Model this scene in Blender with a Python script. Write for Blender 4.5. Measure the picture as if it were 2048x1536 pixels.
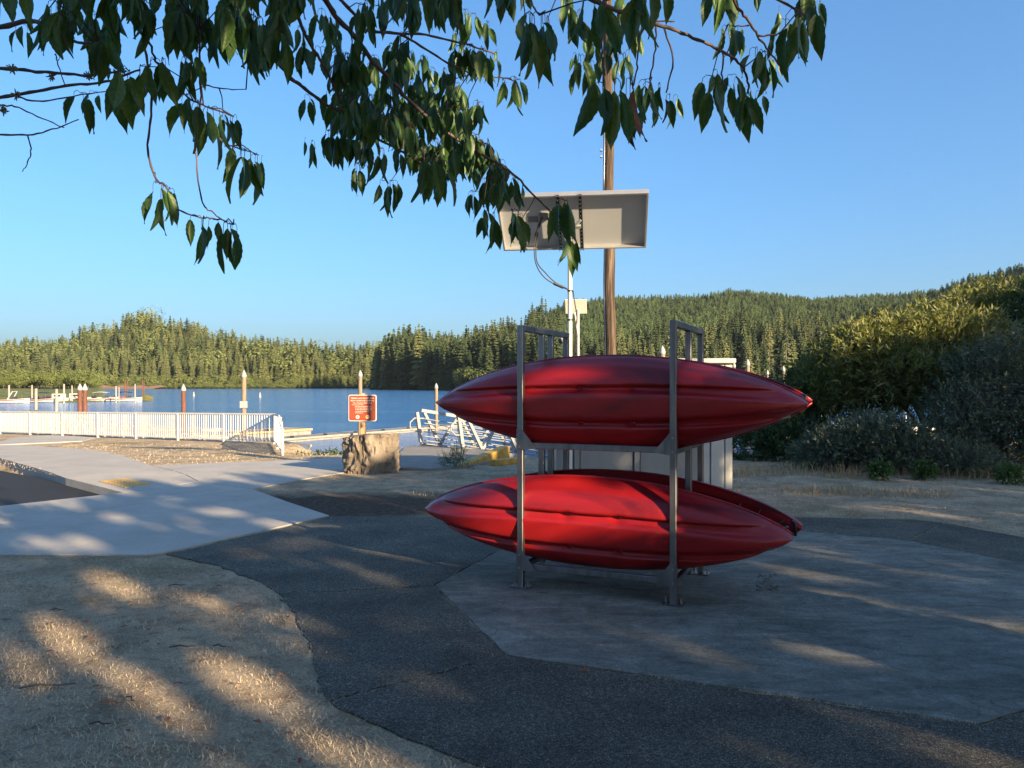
import bpy, math, random
import numpy as np
from mathutils import Vector, Matrix
random.seed(7); rng = np.random.default_rng(7)
for o in list(bpy.data.objects): bpy.data.objects.remove(o, do_unlink=True)
SC = bpy.context.scene
COL = SC.collection
R = math.radians
# ------------------------------------------------------------------ camera
F, EYE = 1540.0, 1.6
cam_d = bpy.data.cameras.new('camera'); cam = bpy.data.objects.new('camera', cam_d); COL.objects.link(cam)
cam.location = (0, 0, EYE); cam.rotation_euler = (R(90), 0, 0)
cam_d.sensor_width = 36; cam_d.lens = 36 * F / 2048; cam_d.clip_end = 9000; cam_d.clip_start = 0.05
SC.camera = cam
# ------------------------------------------------------------------ sky, sun, exposure
SUN_EL, SUN_AZ = R(15.0), math.atan2(0.68, -0.73)      # azimuth from +Y towards +X: behind the camera to the right
W = bpy.data.worlds.new('World'); SC.world = W; W.use_nodes = True
nt = W.node_tree; nt.nodes.clear()
sky = nt.nodes.new('ShaderNodeTexSky'); sky.sky_type = 'NISHITA'; sky.sun_disc = False
sky.sun_elevation = SUN_EL; sky.sun_rotation = SUN_AZ
sky.air_density = 1.0; sky.dust_density = 2.5; sky.ozone_density = 6.0; sky.altitude = 50
bg = nt.nodes.new('ShaderNodeBackground'); bg.inputs[1].default_value = 0.106
wo = nt.nodes.new('ShaderNodeOutputWorld')
gm = nt.nodes.new('ShaderNodeGamma'); gm.inputs[1].default_value = .78; nt.links.new(sky.outputs[0], gm.inputs[0])
bw = nt.nodes.new('ShaderNodeRGBToBW'); nt.links.new(gm.outputs[0], bw.inputs[0])
sat = nt.nodes.new('ShaderNodeMix'); sat.data_type = 'RGBA'; sat.clamp_factor = False; sat.inputs[0].default_value = 1.26
nt.links.new(bw.outputs[0], sat.inputs[6]); nt.links.new(gm.outputs[0], sat.inputs[7]); nt.links.new(sat.outputs[2], bg.inputs[0])
nt.links.new(bg.outputs[0], wo.inputs[0])
sl = bpy.data.lights.new('sun', 'SUN'); sun = bpy.data.objects.new('sun', sl); COL.objects.link(sun)
sl.energy = 5.0; sl.angle = R(0.53); sl.color = (1.0, 0.775, 0.49)
LD = Vector((-math.sin(SUN_AZ) * math.cos(SUN_EL), -math.cos(SUN_AZ) * math.cos(SUN_EL), -math.sin(SUN_EL)))
sun.rotation_euler = LD.to_track_quat('-Z', 'Y').to_euler(); sun.location = (20, -20, 30)
SC.view_settings.view_transform = 'Standard'; SC.view_settings.look = 'None'
SC.view_settings.gamma = 1; SC.view_settings.use_curve_mapping = False
SC.view_settings.exposure = 1.68
SC.cycles.max_bounces = 5; SC.cycles.diffuse_bounces = 2; SC.cycles.glossy_bounces = 2
SC.cycles.transmission_bounces = 3; SC.cycles.transparent_max_bounces = 4; SC.cycles.use_denoising = True
# ------------------------------------------------------------------ helpers
CREASE, SLOPE = 14.0, 0.027
def gz(y): return -SLOPE * max(0.0, y - CREASE)
def G(px, py, dz=0.0):                                 # photo pixel -> point on the ground
    k = (py - 768) / F
    Y = EYE / k
    if Y > CREASE: Y = (EYE - SLOPE * CREASE) / (k - SLOPE)
    return Vector(((px - 1024) / F * Y, Y, gz(Y) + dz))
def P(px, py, Y): return Vector(((px - 1024) / F * Y, Y, EYE - (py - 768) / F * Y))
WATER = -2.2
def WP(px, py):                                        # photo pixel -> point on the lake
    Y = (EYE - WATER) / ((py - 768) / F)
    return Vector(((px - 1024) / F * Y, Y, WATER))
UV_U = (0.73, 0.68)
def uv_sun(x, y, z):                                   # position as the sun sees it
    s = -0.68 * x + 0.73 * y
    return 0.73 * x + 0.68 * y, z * math.cos(SUN_EL) + s * math.sin(SUN_EL)

class MB:
    def __init__(self): self.v = []; self.f = []
    def add(self, vs, fs):
        b = len(self.v); self.v += [tuple(p) for p in vs]; self.f += [tuple(i + b for i in q) for q in fs]; return self
    def box(self, c, s, m=None):
        x, y, z = (k / 2 for k in s); c = Vector(c)
        vs = [Vector(p) for p in ((-x,-y,-z),(x,-y,-z),(x,y,-z),(-x,y,-z),(-x,-y,z),(x,-y,z),(x,y,z),(-x,y,z))]
        if m is not None: vs = [m @ p for p in vs]
        return self.add([p + c for p in vs], [(0,3,2,1),(4,5,6,7),(0,1,5,4),(1,2,6,5),(2,3,7,6),(3,0,4,7)])
    def bar(self, a, b, w, h, up=(0,0,1)):             # rectangular bar from a to b, w sideways, h along up
        a, b = Vector(a), Vector(b); d = (b - a); L = d.length; d.normalize(); up = Vector(up)
        if abs(d.dot(up)) > 0.99: up = Vector((0, 1, 0)) if abs(d.y) < .9 else Vector((1, 0, 0))
        s = d.cross(up).normalized(); u = s.cross(d)
        return self.box((a + b) / 2, (L, w, h), Matrix((d, s, u)).transposed())
    def tube(self, pts, r, n=8, cap=True):
        pts = [Vector(p) for p in pts]; k = len(pts)
        rs = r if isinstance(r, (list, tuple)) else [r] * k
        vs = []; fs = []; ref = None
        for i, p in enumerate(pts):
            d = (pts[min(i + 1, k - 1)] - pts[max(i - 1, 0)])
            if d.length < 1e-9: d = Vector((0, 0, 1))
            d.normalize()
            if ref is None: ref = Vector((1, 0, 0)) if abs(d.x) < .8 else Vector((0, 1, 0))
            s = (ref - d * ref.dot(d)).normalized(); u = d.cross(s); ref = s
            for j in range(n):
                a = 2 * math.pi * j / n; vs.append(p + (s * math.cos(a) + u * math.sin(a)) * rs[i])
        for i in range(k - 1):
            for j in range(n):
                fs.append((i*n + j, i*n + (j+1) % n, (i+1)*n + (j+1) % n, (i+1)*n + j))
        if cap: fs.append(tuple(range(n - 1, -1, -1))); fs.append(tuple(range((k-1)*n, k*n)))
        return self.add(vs, fs)
    def prism(self, poly, z0, z1):                     # poly: list of (x,y[,dz]); vertical walls
        n = len(poly)
        a = [(p[0], p[1], (p[2] if len(p) > 2 else 0) + z0) for p in poly]
        b = [(p[0], p[1], (p[2] if len(p) > 2 else 0) + z1) for p in poly]
        area = sum(poly[i][0]*poly[(i+1) % n][1] - poly[(i+1) % n][0]*poly[i][1] for i in range(n))
        if area < 0: a.reverse(); b.reverse()
        return self.add(a + b, [tuple(range(n-1, -1, -1)), tuple(range(n, 2*n))] + [(i, (i+1) % n, (i+1) % n + n, i + n) for i in range(n)])
    def sheet(self, vs, fs): return self.add(vs, fs)

def link_props(o, label=None, cat=None, group=None, kind=None):
    if label: o['label'] = label
    if cat: o['category'] = cat
    if group: o['group'] = group
    if kind: o['kind'] = kind
    return o
def thing(name, label, cat, loc=(0, 0, 0), group=None):
    o = bpy.data.objects.new(name, None); o.empty_display_size = .2; COL.objects.link(o); o.location = loc
    return link_props(o, label, cat, group)
def mesh_np(name, V, Fc, nper, m=None, smooth=False, uv=None):
    V = np.asarray(V, np.float32).reshape(-1, 3); Fc = np.asarray(Fc, np.int32).reshape(-1, nper)
    me = bpy.data.meshes.new(name)
    me.vertices.add(len(V)); me.vertices.foreach_set('co', V.ravel())
    me.loops.add(Fc.size); me.loops.foreach_set('vertex_index', Fc.ravel())
    me.polygons.add(len(Fc)); me.polygons.foreach_set('loop_start', np.arange(0, Fc.size, nper, dtype=np.int32))
    me.update(calc_edges=True)
    if uv is not None:
        l = me.uv_layers.new(name='UVMap'); l.data.foreach_set('uv', np.asarray(uv, np.float32)[Fc.ravel()].ravel())
    if smooth: me.polygons.foreach_set('use_smooth', np.ones(len(Fc), bool))
    if m: me.materials.append(m)
    return me
def mesh_mb(name, b, m, smooth=False, off=None):
    me = bpy.data.meshes.new(name)
    vs = b.v if off is None else [(p[0]-off[0], p[1]-off[1], p[2]-off[2]) for p in b.v]
    me.from_pydata(vs, [], b.f); me.update()
    if m: me.materials.append(m)
    if smooth: me.polygons.foreach_set('use_smooth', np.ones(len(me.polygons), bool))
    return me
def wloc(o):
    l = Vector(o.location)
    while o.parent: o = o.parent; l = l + Vector(o.location)
    return l
def obj(name, b, m, parent=None, smooth=False, sharp=None, loc=None):   # b in world coordinates, or a mesh when loc is given
    off = wloc(parent) if parent else None
    if isinstance(b, MB):
        if parent is None and loc is not None: off = Vector(loc)
        me = mesh_mb(name, b, m, smooth, off)
    else: me = b
    if sharp is not None:
        me.polygons.foreach_set('use_smooth', np.ones(len(me.polygons), bool)); me.set_sharp_from_angle(angle=R(sharp))
    o = bpy.data.objects.new(name, me); COL.objects.link(o)
    if parent: o.parent = parent
    if loc is not None and parent is None: o.location = loc
    if loc is not None and parent is not None and not isinstance(b, MB): o.location = loc
    return o
def bevel(o, w=.004, seg=1):
    md = o.modifiers.new('bevel', 'BEVEL'); md.width = w; md.segments = seg; md.limit_method = 'ANGLE'; md.angle_limit = R(40); return o
def copy_tree(o, parent=None):
    c = o.copy(); COL.objects.link(c)
    if parent: c.parent = parent
    for ch in o.children: copy_tree(ch, c)
    return c
# ------------------------------------------------------------------ materials
class NT:
    def __init__(self, name):
        self.m = bpy.data.materials.new(name); self.m.use_nodes = True; self.t = self.m.node_tree; self.t.nodes.clear()
        self.out = self.t.nodes.new('ShaderNodeOutputMaterial')
        self.b = self.n('ShaderNodeBsdfPrincipled'); self.l(self.b.outputs[0], self.out.inputs[0])
    def n(self, ty, **kw):
        x = self.t.nodes.new(ty)
        for k, v in kw.items(): setattr(x, k, v)
        return x
    def l(self, a, b): self.t.links.new(a, b)
    def co(self, kind='Object', scale=(1,1,1), rot=(0,0,0)):
        c = self.n('ShaderNodeTexCoord'); mp = self.n('ShaderNodeMapping'); mp.inputs['Scale'].default_value = scale; mp.inputs['Rotation'].default_value = rot
        self.l(c.outputs[kind], mp.inputs[0]); return mp.outputs[0]
    def noise(self, scale, co=None, detail=4, rough=.55, dist=0):
        x = self.n('ShaderNodeTexNoise'); x.inputs['Scale'].default_value = scale; x.inputs['Detail'].default_value = detail
        x.inputs['Roughness'].default_value = rough; x.inputs['Distortion'].default_value = dist
        if co is not None: self.l(co, x.inputs['Vector'])
        return x.outputs[0]
    def voro(self, scale, co=None, feature='F1', out=0):
        x = self.n('ShaderNodeTexVoronoi', feature=feature); x.inputs['Scale'].default_value = scale
        if co is not None: self.l(co, x.inputs['Vector'])
        return x.outputs[out]
    def ramp(self, fac, stops):
        x = self.n('ShaderNodeValToRGB'); e = x.color_ramp.elements
        while len(e) < len(stops): e.new(.5)
        for el, (p, c) in zip(e, stops): el.position = p; el.color = (*c, 1) if len(c) == 3 else c
        self.l(fac, x.inputs[0]); return x.outputs[0]
    def mix(self, fac, a, b, mode='MIX'):
        x = self.n('ShaderNodeMix', data_type='RGBA', blend_type=mode)
        for s, v in ((0, fac), (6, a), (7, b)):
            if isinstance(v, (int, float)): x.inputs[s].default_value = v
            elif isinstance(v, tuple): x.inputs[s].default_value = (*v, 1) if len(v) == 3 else v
            else: self.l(v, x.inputs[s])
        return x.outputs[2]
    def math(self, op, a, b=0.0):
        x = self.n('ShaderNodeMath', operation=op)
        for s, v in ((0, a), (1, b)):
            if isinstance(v, (int, float)): x.inputs[s].default_value = v
            else: self.l(v, x.inputs[s])
        return x.outputs[0]
    def bump(self, h, strength=.3, dist=.01, normal=None):
        x = self.n('ShaderNodeBump'); x.inputs['Strength'].default_value = strength; x.inputs['Distance'].default_value = dist
        self.l(h, x.inputs['Height'])
        if normal is not None: self.l(normal, x.inputs['Normal'])
        self.l(x.outputs[0], self.b.inputs['Normal']); return x.outputs[0]
    def set(self, color=None, rough=.7, metal=0, spec=.5):
        if color is not None:
            if isinstance(color, tuple): self.b.inputs['Base Color'].default_value = (*color, 1)
            else: self.l(color, self.b.inputs['Base Color'])
        if isinstance(rough, (int, float)): self.b.inputs['Roughness'].default_value = rough
        else: self.l(rough, self.b.inputs['Roughness'])
        self.b.inputs['Metallic'].default_value = metal; self.b.inputs['Specular IOR Level'].default_value = spec
        return self
M = {}
def simple(name, col, rough=.6, metal=0, var=.25, scale=6, spec=.5, bump=0, streak=None):
    t = NT(name); co = t.co('Object', streak or (1, 1, 1))
    nz = t.noise(scale, co, 5, .6)
    dark = tuple(c * (1 - var) for c in col); lite = tuple(min(1, c * (1 + var)) for c in col)
    t.set(t.ramp(nz, [(.3, dark), (.7, lite)]), rough, metal, spec)
    if bump: t.bump(nz, .5, bump)
    M[name] = t.m; return t.m
simple('white_paint', (.58, .57, .54), .45, var=.06, scale=9)
simple('aluminium', (.62, .63, .64), .35, 1.0, var=.12, scale=14)
simple('galvanised', (.30, .31, .32), .42, .9, var=.25, scale=25)
simple('rack_steel', (.21, .21, .215), .40, .9, var=.3, scale=18, streak=(1, 1, .15))
simple('black_plastic', (.012, .012, .013), .4, var=.2)
simple('black_rubber', (.02, .02, .022), .6, var=.2)
simple('rust_steel', (.13, .05, .03), .8, var=.35, scale=8, bump=.01, streak=(1, 1, .3))
simple('tactile_yellow', (.56, .33, .085), .7, var=.2, scale=5)
simple('cap_white', (.34, .335, .31), .5, var=.08)
simple('timber_pile', (.22, .165, .11), .85, var=.4, scale=9, bump=.015, streak=(3, 3, .25))
simple('post_wood', (.42, .25, .13), .8, var=.2, scale=10, streak=(4, 4, .3))
simple('dock_wood', (.38, .30, .21), .85, var=.3, scale=4, streak=(.4, 3, 1))
simple('fresh_timber', (.55, .32, .15), .8, var=.2, scale=4)
simple('grey_dock', (.23, .22, .20), .9, var=.25, scale=3)
simple('pale_float', (.26, .245, .215), .8, var=.18, scale=2)
simple('yellow_paint', (.50, .29, .05), .65, var=.35, scale=5, bump=.004)
simple('cabinet_grey', (.22, .22, .21), .4, .0, var=.06, scale=3, streak=(2, 2, .4))
simple('cabinet_pale', (.42, .41, .37), .45, 0, var=.06, scale=3)
simple('panel_back', (.56, .565, .56), .5, 0, var=.03, scale=3)
simple('panel_frame', (.42, .42, .42), .4, .6, var=.08)
simple('cream_frame', (.70, .66, .55), .5, 0, var=.05)
simple('pole_white', (.52, .52, .50), .4, .1, var=.06)
simple('sign_brown', (.30, .062, .030), .45, var=.06)
simple('sign_cream', (.85, .70, .58), .5, var=.02)
simple('sign_yellow', (.80, .55, .18), .5, var=.05)
simple('sign_green', (.06, .10, .08), .5, var=.05)
simple('orange_plastic', (.75, .12, .03), .5, var=.1)
simple('boat_white', (.42, .415, .40), .35, var=.04)
simple('boat_red', (.40, .03, .025), .4, var=.1)
simple('boat_dark', (.025, .028, .035), .5, var=.2)
simple('boat_tan', (.45, .36, .22), .6, var=.15)
simple('tarp_olive', (.09, .085, .025), .8, var=.3, scale=3)
simple('twig', (.055, .038, .030), .8, var=.4, scale=30)
simple('cherry_bark', (.10, .062, .045), .7, var=.45, scale=20, bump=.004)
simple('lichen', (.22, .24, .16), .95, var=.3, scale=60)
simple('shrub_bark', (.10, .075, .055), .9, var=.35, scale=12)
simple('conifer_bark', (.16, .12, .09), .9, var=.3, scale=2)
simple('stick', (.08, .055, .04), .9, var=.3, scale=20)
simple('dead_leaf', (.26, .095, .035), .75, var=.5, scale=12)
simple('red_leaf', (.22, .03, .015), .7, var=.4, scale=12)
simple('solar_glass', (.012, .016, .03), .12, var=.1)
simple('lamp_grey', (.27, .275, .28), .4, var=.05)
simple('reed', (.10, .15, .05), .8, var=.4, scale=3)

# ground: dry lawn with worn and bare places
t = NT('dry_lawn'); co = t.co('Object')
fine = t.noise(60, co, 6, .7); mid = t.noise(2.2, co, 6, .65, .4); big = t.noise(.35, co, 5, .6)
straw = t.ramp(fine, [(.25, (.37, .28, .18)), (.5, (.56, .435, .29)), (.75, (.72, .59, .41))])
dull = t.ramp(fine, [(.3, (.26, .195, .125)), (.7, (.47, .36, .24))])
c1 = t.mix(t.ramp(mid, [(.42, (0, 0, 0)), (.62, (1, 1, 1))]), straw, dull)
c1 = t.mix(t.ramp(t.noise(11, co, 7, .8, .5), [(.50, (0, 0, 0)), (.68, (.7, .7, .7))]), c1, (.10, .072, .045))
c1 = t.mix(1.0, c1, t.ramp(t.noise(130, t.co('Object', (1, 1, 1), (0, 0, .5)), 4, .8), [(.30, (.45, .45, .45)), (.52, (1, 1, 1)), (.72, (1.35, 1.32, 1.25))]), 'MULTIPLY')
green = t.mix(t.ramp(big, [(.52, (0, 0, 0)), (.66, (.5, .5, .5))]), c1, t.ramp(fine, [(.3, (.09, .09, .03)), (.7, (.24, .21, .08))]))
ms_ = t.n('ShaderNodeVectorMath', operation='DISTANCE'); mpp = t.n('ShaderNodeMapping'); mpp.inputs['Location'].default_value = (3.05, -10.1, 0); mpp.inputs['Rotation'].default_value = (0, 0, R(38)); mpp.inputs['Scale'].default_value = (.30, .70, 1); mpp.vector_type = 'POINT'
sub = t.n('ShaderNodeVectorMath', operation='ADD'); sub.inputs[1].default_value = (2.45, -10.15, 0); t.l(co, sub.inputs[0]); mpp.inputs['Location'].default_value = (0, 0, 0); t.l(sub.outputs[0], mpp.inputs[0]); t.l(mpp.outputs[0], ms_.inputs[0]); ms_.inputs[1].default_value = (0, 0, 0)
dd_ = t.math('ADD', ms_.outputs['Value'], t.math('MULTIPLY', t.noise(2.5, co, 6, .7), .9))
soilc = t.ramp(t.noise(14, co, 8, .75), [(.3, (.045, .033, .025)), (.5, (.09, .066, .048)), (.75, (.22, .165, .115))])
green = t.mix(t.ramp(t.math('MULTIPLY', dd_, .5), [(.48, (1, 1, 1)), (.78, (0, 0, 0))]), green, soilc)
t.set(green, .95, 0, .1); t.bump(t.noise(45, co, 7, .75), .9, .03); M['dry_lawn'] = t.m
t = NT('bare_soil'); co = t.co('Object')
t.set(t.ramp(t.noise(14, co, 8, .75), [(.3, (.075, .055, .042)), (.5, (.15, .115, .085)), (.75, (.34, .26, .18))]), .95, 0, .1); t.bump(t.noise(30, co, 7, .7), .9, .03); M['bare_soil'] = t.m
t = NT('straw'); co = t.co('Object')
t.set(t.ramp(t.noise(38, co, 3, .6), [(.25, (.40, .30, .19)), (.5, (.64, .51, .34)), (.75, (.82, .70, .52))]), .8, 0, .2); M['straw'] = t.m
t = NT('tall_straw'); co = t.co('Object')
t.set(t.ramp(t.noise(14, co, 3, .6), [(.25, (.22, .15, .08)), (.5, (.40, .29, .16)), (.75, (.55, .42, .25))]), .85, 0, .15); M['tall_straw'] = t.m
# old asphalt with light aggregate
t = NT('asphalt'); co = t.co('Object')
spk = t.voro(230, co, 'F1', 1); sep = t.n('ShaderNodeSeparateColor'); t.l(spk, sep.inputs[0])
agg = t.ramp(sep.outputs[0], [(.0, (.056, .053, .044)), (.5, (.100, .095, .077)), (.80, (.17, .16, .13)), (.97, (.36, .33, .27))])
pat = t.noise(1.3, co, 6, .65)
agg = t.mix(1.0, agg, t.ramp(t.noise(48, co, 7, .85), [(.34, (.45, .45, .45)), (.5, (.95, .95, .95)), (.68, (1.75, 1.7, 1.6))]), 'MULTIPLY')
t.set(t.mix(1.0, agg, t.ramp(pat, [(.28, (.50, .50, .50)), (.5, (.95, .94, .92)), (.74, (1.5, 1.45, 1.35))]), 'MULTIPLY'), .85, 0, .3)
t.bump(t.noise(75, co, 6, .8), 1.0, .02); M['asphalt'] = t.m
t = NT('new_asphalt'); co = t.co('Object')
t.set(t.ramp(t.noise(90, co, 5, .7), [(.3, (.012, .013, .015)), (.7, (.035, .036, .038))]), .8, 0, .3); t.bump(t.noise(120, co, 4, .7), .7, .01); M['new_asphalt'] = t.m
# broom-finished old concrete
t = NT('old_concrete'); co = t.co('Object', (1, 1, 1), (0, 0, R(24)))
br = t.co('Object', (1.0, 2.6, 1), (0, 0, R(24))); br2 = t.co('Object', (55, 2.2, 1), (0, 0, R(24)))
b1 = t.noise(2.4, br, 7, .7, .9); b2 = t.noise(1.0, br2, 4, .6); bl = t.noise(.8, co, 6, .65)
c = t.ramp(b1, [(.28, (.110, .105, .085)), (.48, (.180, .173, .142)), (.70, (.285, .275, .228))])
c = t.mix(t.ramp(b2, [(.54, (0, 0, 0)), (.74, (.4, .4, .4))]), c, (.135, .130, .106))
c = t.mix(1.0, c, t.ramp(bl, [(.3, (.68, .68, .68)), (.7, (1.15, 1.15, 1.15))]), 'MULTIPLY')
c = t.mix(t.ramp(t.voro(46, co, 'F1', 0), [(.05, (.6, .6, .6)), (.13, (0, 0, 0))]), c, (.30, .29, .27))
cr_ = t.n('ShaderNodeTexVoronoi', feature='DISTANCE_TO_EDGE'); cr_.inputs['Scale'].default_value = .75; cw_ = t.n('ShaderNodeVectorMath', operation='ADD'); nzv = t.n('ShaderNodeTexNoise'); nzv.inputs['Scale'].default_value = 2.2; nzv.inputs['Detail'].default_value = 6; t.l(co, nzv.inputs['Vector']); t.l(co, cw_.inputs[0]); t.l(nzv.outputs['Color'], cw_.inputs[1]); t.l(cw_.outputs[0], cr_.inputs['Vector'])
c = t.mix(t.ramp(cr_.outputs[0], [(.0, (.55, .55, .55)), (.006, (0, 0, 0))]), c, (.05, .048, .042))
st_ = t.noise(4.5, t.co('Object', (1, 1, 1), (0, 0, 1.1)), 8, .75, 1.2)
c = t.mix(1.0, c, t.ramp(st_, [(.32, (.72, .72, .70)), (.5, (1, 1, 1)), (.70, (1.22, 1.21, 1.18))]), 'MULTIPLY')
c = t.mix(1.0, c, t.ramp(t.noise(62, co, 6, .85), [(.32, (.55, .55, .55)), (.5, (1, 1, 1)), (.70, (1.5, 1.48, 1.42))]), 'MULTIPLY')
t.set(c, .85, 0, .3); t.bump(t.mix(.5, b1, t.noise(90, co, 4, .7)), .6, .012); M['old_concrete'] = t.m
t = NT('new_concrete'); co = t.co('Object'); st = t.co('Object', (6, .5, 1), (0, 0, R(-48)))
c = t.ramp(t.noise(1.2, co, 8, .7), [(.3, (.36, .325, .27)), (.7, (.52, .47, .395))])
c = t.mix(.25, c, t.ramp(t.noise(8, st, 5, .6), [(.3, (.30, .29, .27)), (.7, (.52, .50, .47))]))
c = t.mix(t.ramp(t.noise(3.1, co, 6, .7), [(.62, (0, 0, 0)), (.8, (.35, .35, .35))]), c, (.22, .20, .18))
t.set(c, .85, 0, .25); t.bump(t.noise(140, co, 4, .65), .5, .006); M['new_concrete'] = t.m
t = NT('ramp_concrete'); co = t.co('Object')
t.set(t.ramp(t.noise(3, co, 7, .7), [(.3, (.20, .185, .16)), (.7, (.34, .315, .275))]), .9, 0, .2); t.bump(t.noise(60, co, 4, .7), .6, .01); M['ramp_concrete'] = t.m
# water
t = NT('lake_water'); co = t.co('Object', (1, 1, 1), (0, 0, R(14)))
w1 = t.n('ShaderNodeTexNoise'); w1.inputs['Scale'].default_value = 1.1; w1.inputs['Detail'].default_value = 5; w1.inputs['Roughness'].default_value = .62
t.l(t.co('Object', (.55, 1.6, 1), (0, 0, R(12))), w1.inputs['Vector'])
w2 = t.noise(.05, t.co('Object', (.25, 1.6, 1)), 4, .6)
t.set((.045, .155, .36), .10, 0, .5); t.b.inputs['IOR'].default_value = 1.333
t.bump(t.mix(t.ramp(w2, [(.35, (.35, .35, .35)), (.6, (1, 1, 1))]), (.5, .5, .5), w1.outputs[0]), .8, .5); M['lake_water'] = t.m
# kayak plastic: plain red, shade blended into the colour as dark swirls, scuffed
t = NT('kayak_red'); co = t.co('Object', (.55, 2.6, 2.6)); sc = t.co('Object', (2, 30, 30))
shade_swirl = t.noise(1.5, co, 4, .5, .8)
c = t.ramp(shade_swirl, [(.30, (.10, .004, .008)), (.43, (.255, .007, .010)), (.70, (.345, .011, .012))])
scr = t.noise(2.5, sc, 3, .5)
c = t.mix(t.ramp(scr, [(.68, (0, 0, 0)), (.76, (.10, .10, .10))]), c, (.55, .22, .20))
t.set(c, t.ramp(t.noise(7, t.co('Object'), 6, .7), [(.3, (.30, .30, .30)), (.7, (.46, .46, .46))]), 0, .5)
t.bump(t.noise(3, t.co('Object', (1, 2, 2)), 3, .5), .05, .02); M['kayak_red'] = t.m
t = NT('stump_wood'); co = t.co('Object', (1.6, 1.6, .5))
v = t.noise(3.2, co, 8, .7, .6)
c = t.ramp(v, [(.28, (.05, .040, .032)), (.44, (.15, .122, .095)), (.62, (.26, .215, .165)), (.8, (.42, .36, .28))])
t.set(c, .9, 0, .15); t.bump(t.noise(16, t.co('Object', (1.5, 1.5, .35)), 7, .7), .8, .03); M['stump_wood'] = t.m
t = NT('pole_wood'); co = t.co('Object', (10, 10, .45))
v = t.noise(2.0, co, 7, .7)
c = t.ramp(v, [(.34, (.022, .016, .012)), (.48, (.060, .042, .030)), (.60, (.13, .094, .066)), (.78, (.30, .24, .18))])
t.set(c, .85, 0, .2); t.bump(v, .9, .02); M['pole_wood'] = t.m
def foliage(name, cols, rough=.5, spec=.4, trans=.3, scale=3.0, veins=False, rnd=0.0, tcol=None):
    t = NT(name); nz = t.noise(scale, t.co('Object'), 3, .6)
    c = t.ramp(nz, [(.25, cols[0]), (.5, cols[1]), (.78, cols[2])])
    if veins:
        uv = t.n('ShaderNodeUVMap'); sx = t.n('ShaderNodeSeparateXYZ'); t.l(uv.outputs[0], sx.inputs[0])
        a = t.math('ABSOLUTE', t.math('SUBTRACT', sx.outputs[0], .5))
        w = t.math('SINE', t.math('MULTIPLY', t.math('SUBTRACT', sx.outputs[1], t.math('MULTIPLY', a, .55)), 62.0))
        line = t.math('GREATER_THAN', w, .86); rib = t.math('LESS_THAN', a, .018)
        c = t.mix(t.math('MULTIPLY', t.math('MAXIMUM', t.math('MULTIPLY', line, .4), rib), .35), c, tuple(min(1, k * 2.0) for k in cols[2]))
        t.bump(w, .08, .002)
    if rnd:
        oi = t.n('ShaderNodeObjectInfo')
        c = t.mix(1.0, c, t.ramp(oi.outputs['Random'], [(0, (1 - rnd, 1 - rnd, 1 - rnd)), (.5, (1, 1, .98)), (1, (1 + rnd * 1.2, 1 + rnd * .85, 1 + rnd * .6))]), 'MULTIPLY')
    t.set(c, rough, 0, spec)
    if trans:
        tr = t.n('ShaderNodeBsdfTranslucent'); ms = t.n('ShaderNodeMixShader'); ms.inputs[0].default_value = trans
        t.l(t.mix(1.0, c, tcol or (1.5, 1.5, .5), 'MULTIPLY'), tr.inputs[0])
        t.l(t.b.outputs[0], ms.inputs[1]); t.l(tr.outputs[0], ms.inputs[2]); t.l(ms.outputs[0], t.out.inputs[0])
    M[name] = t.m; return t.m
foliage('cherry_leaf', [(.030, .072, .018), (.050, .108, .026), (.080, .150, .038)], .45, .4, .2, 9, True, .22, (1.3, 1.7, .5))
foliage('cherry_leaf_brown', [(.045, .022, .020), (.06, .030, .026), (.08, .04, .032)], .6, .3, .2, 9, True)
foliage('willow_leaf', [(.075, .098, .032), (.145, .16, .055), (.28, .265, .105)], .55, .3, .30, 2.0)
foliage('willow_grey', [(.06, .085, .058), (.095, .125, .085), (.15, .175, .12)], .6, .3, .2, 3.0)
foliage('dark_leaf', [(.03, .055, .018), (.05, .085, .028), (.085, .13, .042)], .5, .4, .25, 3.0)
foliage('bright_leaf', [(.04, .085, .020), (.06, .12, .03), (.09, .15, .04)], .5, .4, .3, 5.0)
foliage('weed_leaf', [(.10, .14, .04), (.18, .21, .07), (.34, .32, .15)], .6, .3, .3, 8.0)
foliage('shade_leaf', [(.03, .05, .018), (.04, .07, .022), (.05, .09, .03)], .6, .3, .1, 1.0)
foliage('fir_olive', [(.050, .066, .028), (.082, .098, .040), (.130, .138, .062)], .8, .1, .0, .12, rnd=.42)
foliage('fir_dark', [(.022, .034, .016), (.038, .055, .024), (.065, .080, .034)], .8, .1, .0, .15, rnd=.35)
foliage('fir_young', [(.038, .062, .026), (.060, .090, .036), (.090, .118, .048)], .8, .1, .0, .12, rnd=.48)
foliage('alder', [(.07, .095, .028), (.105, .13, .040), (.15, .165, .060)], .7, .2, .0, .2, rnd=.25)
foliage('forest_floor', [(.022, .028, .014), (.032, .040, .018), (.05, .055, .028)], .95, .05, 0, .02)
foliage('marsh_grass', [(.10, .12, .035), (.16, .17, .055), (.24, .22, .09)], .9, .1, 0, .12)
simple('red_bank', (.26, .14, .085), .95, var=.25, scale=.1)
for k in ('fir_olive', 'fir_dark', 'fir_young', 'alder'):
    for n_ in M[k].node_tree.nodes:
        if n_.type == 'TEX_NOISE': n_.inputs['Scale'].default_value = 7.0
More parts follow.
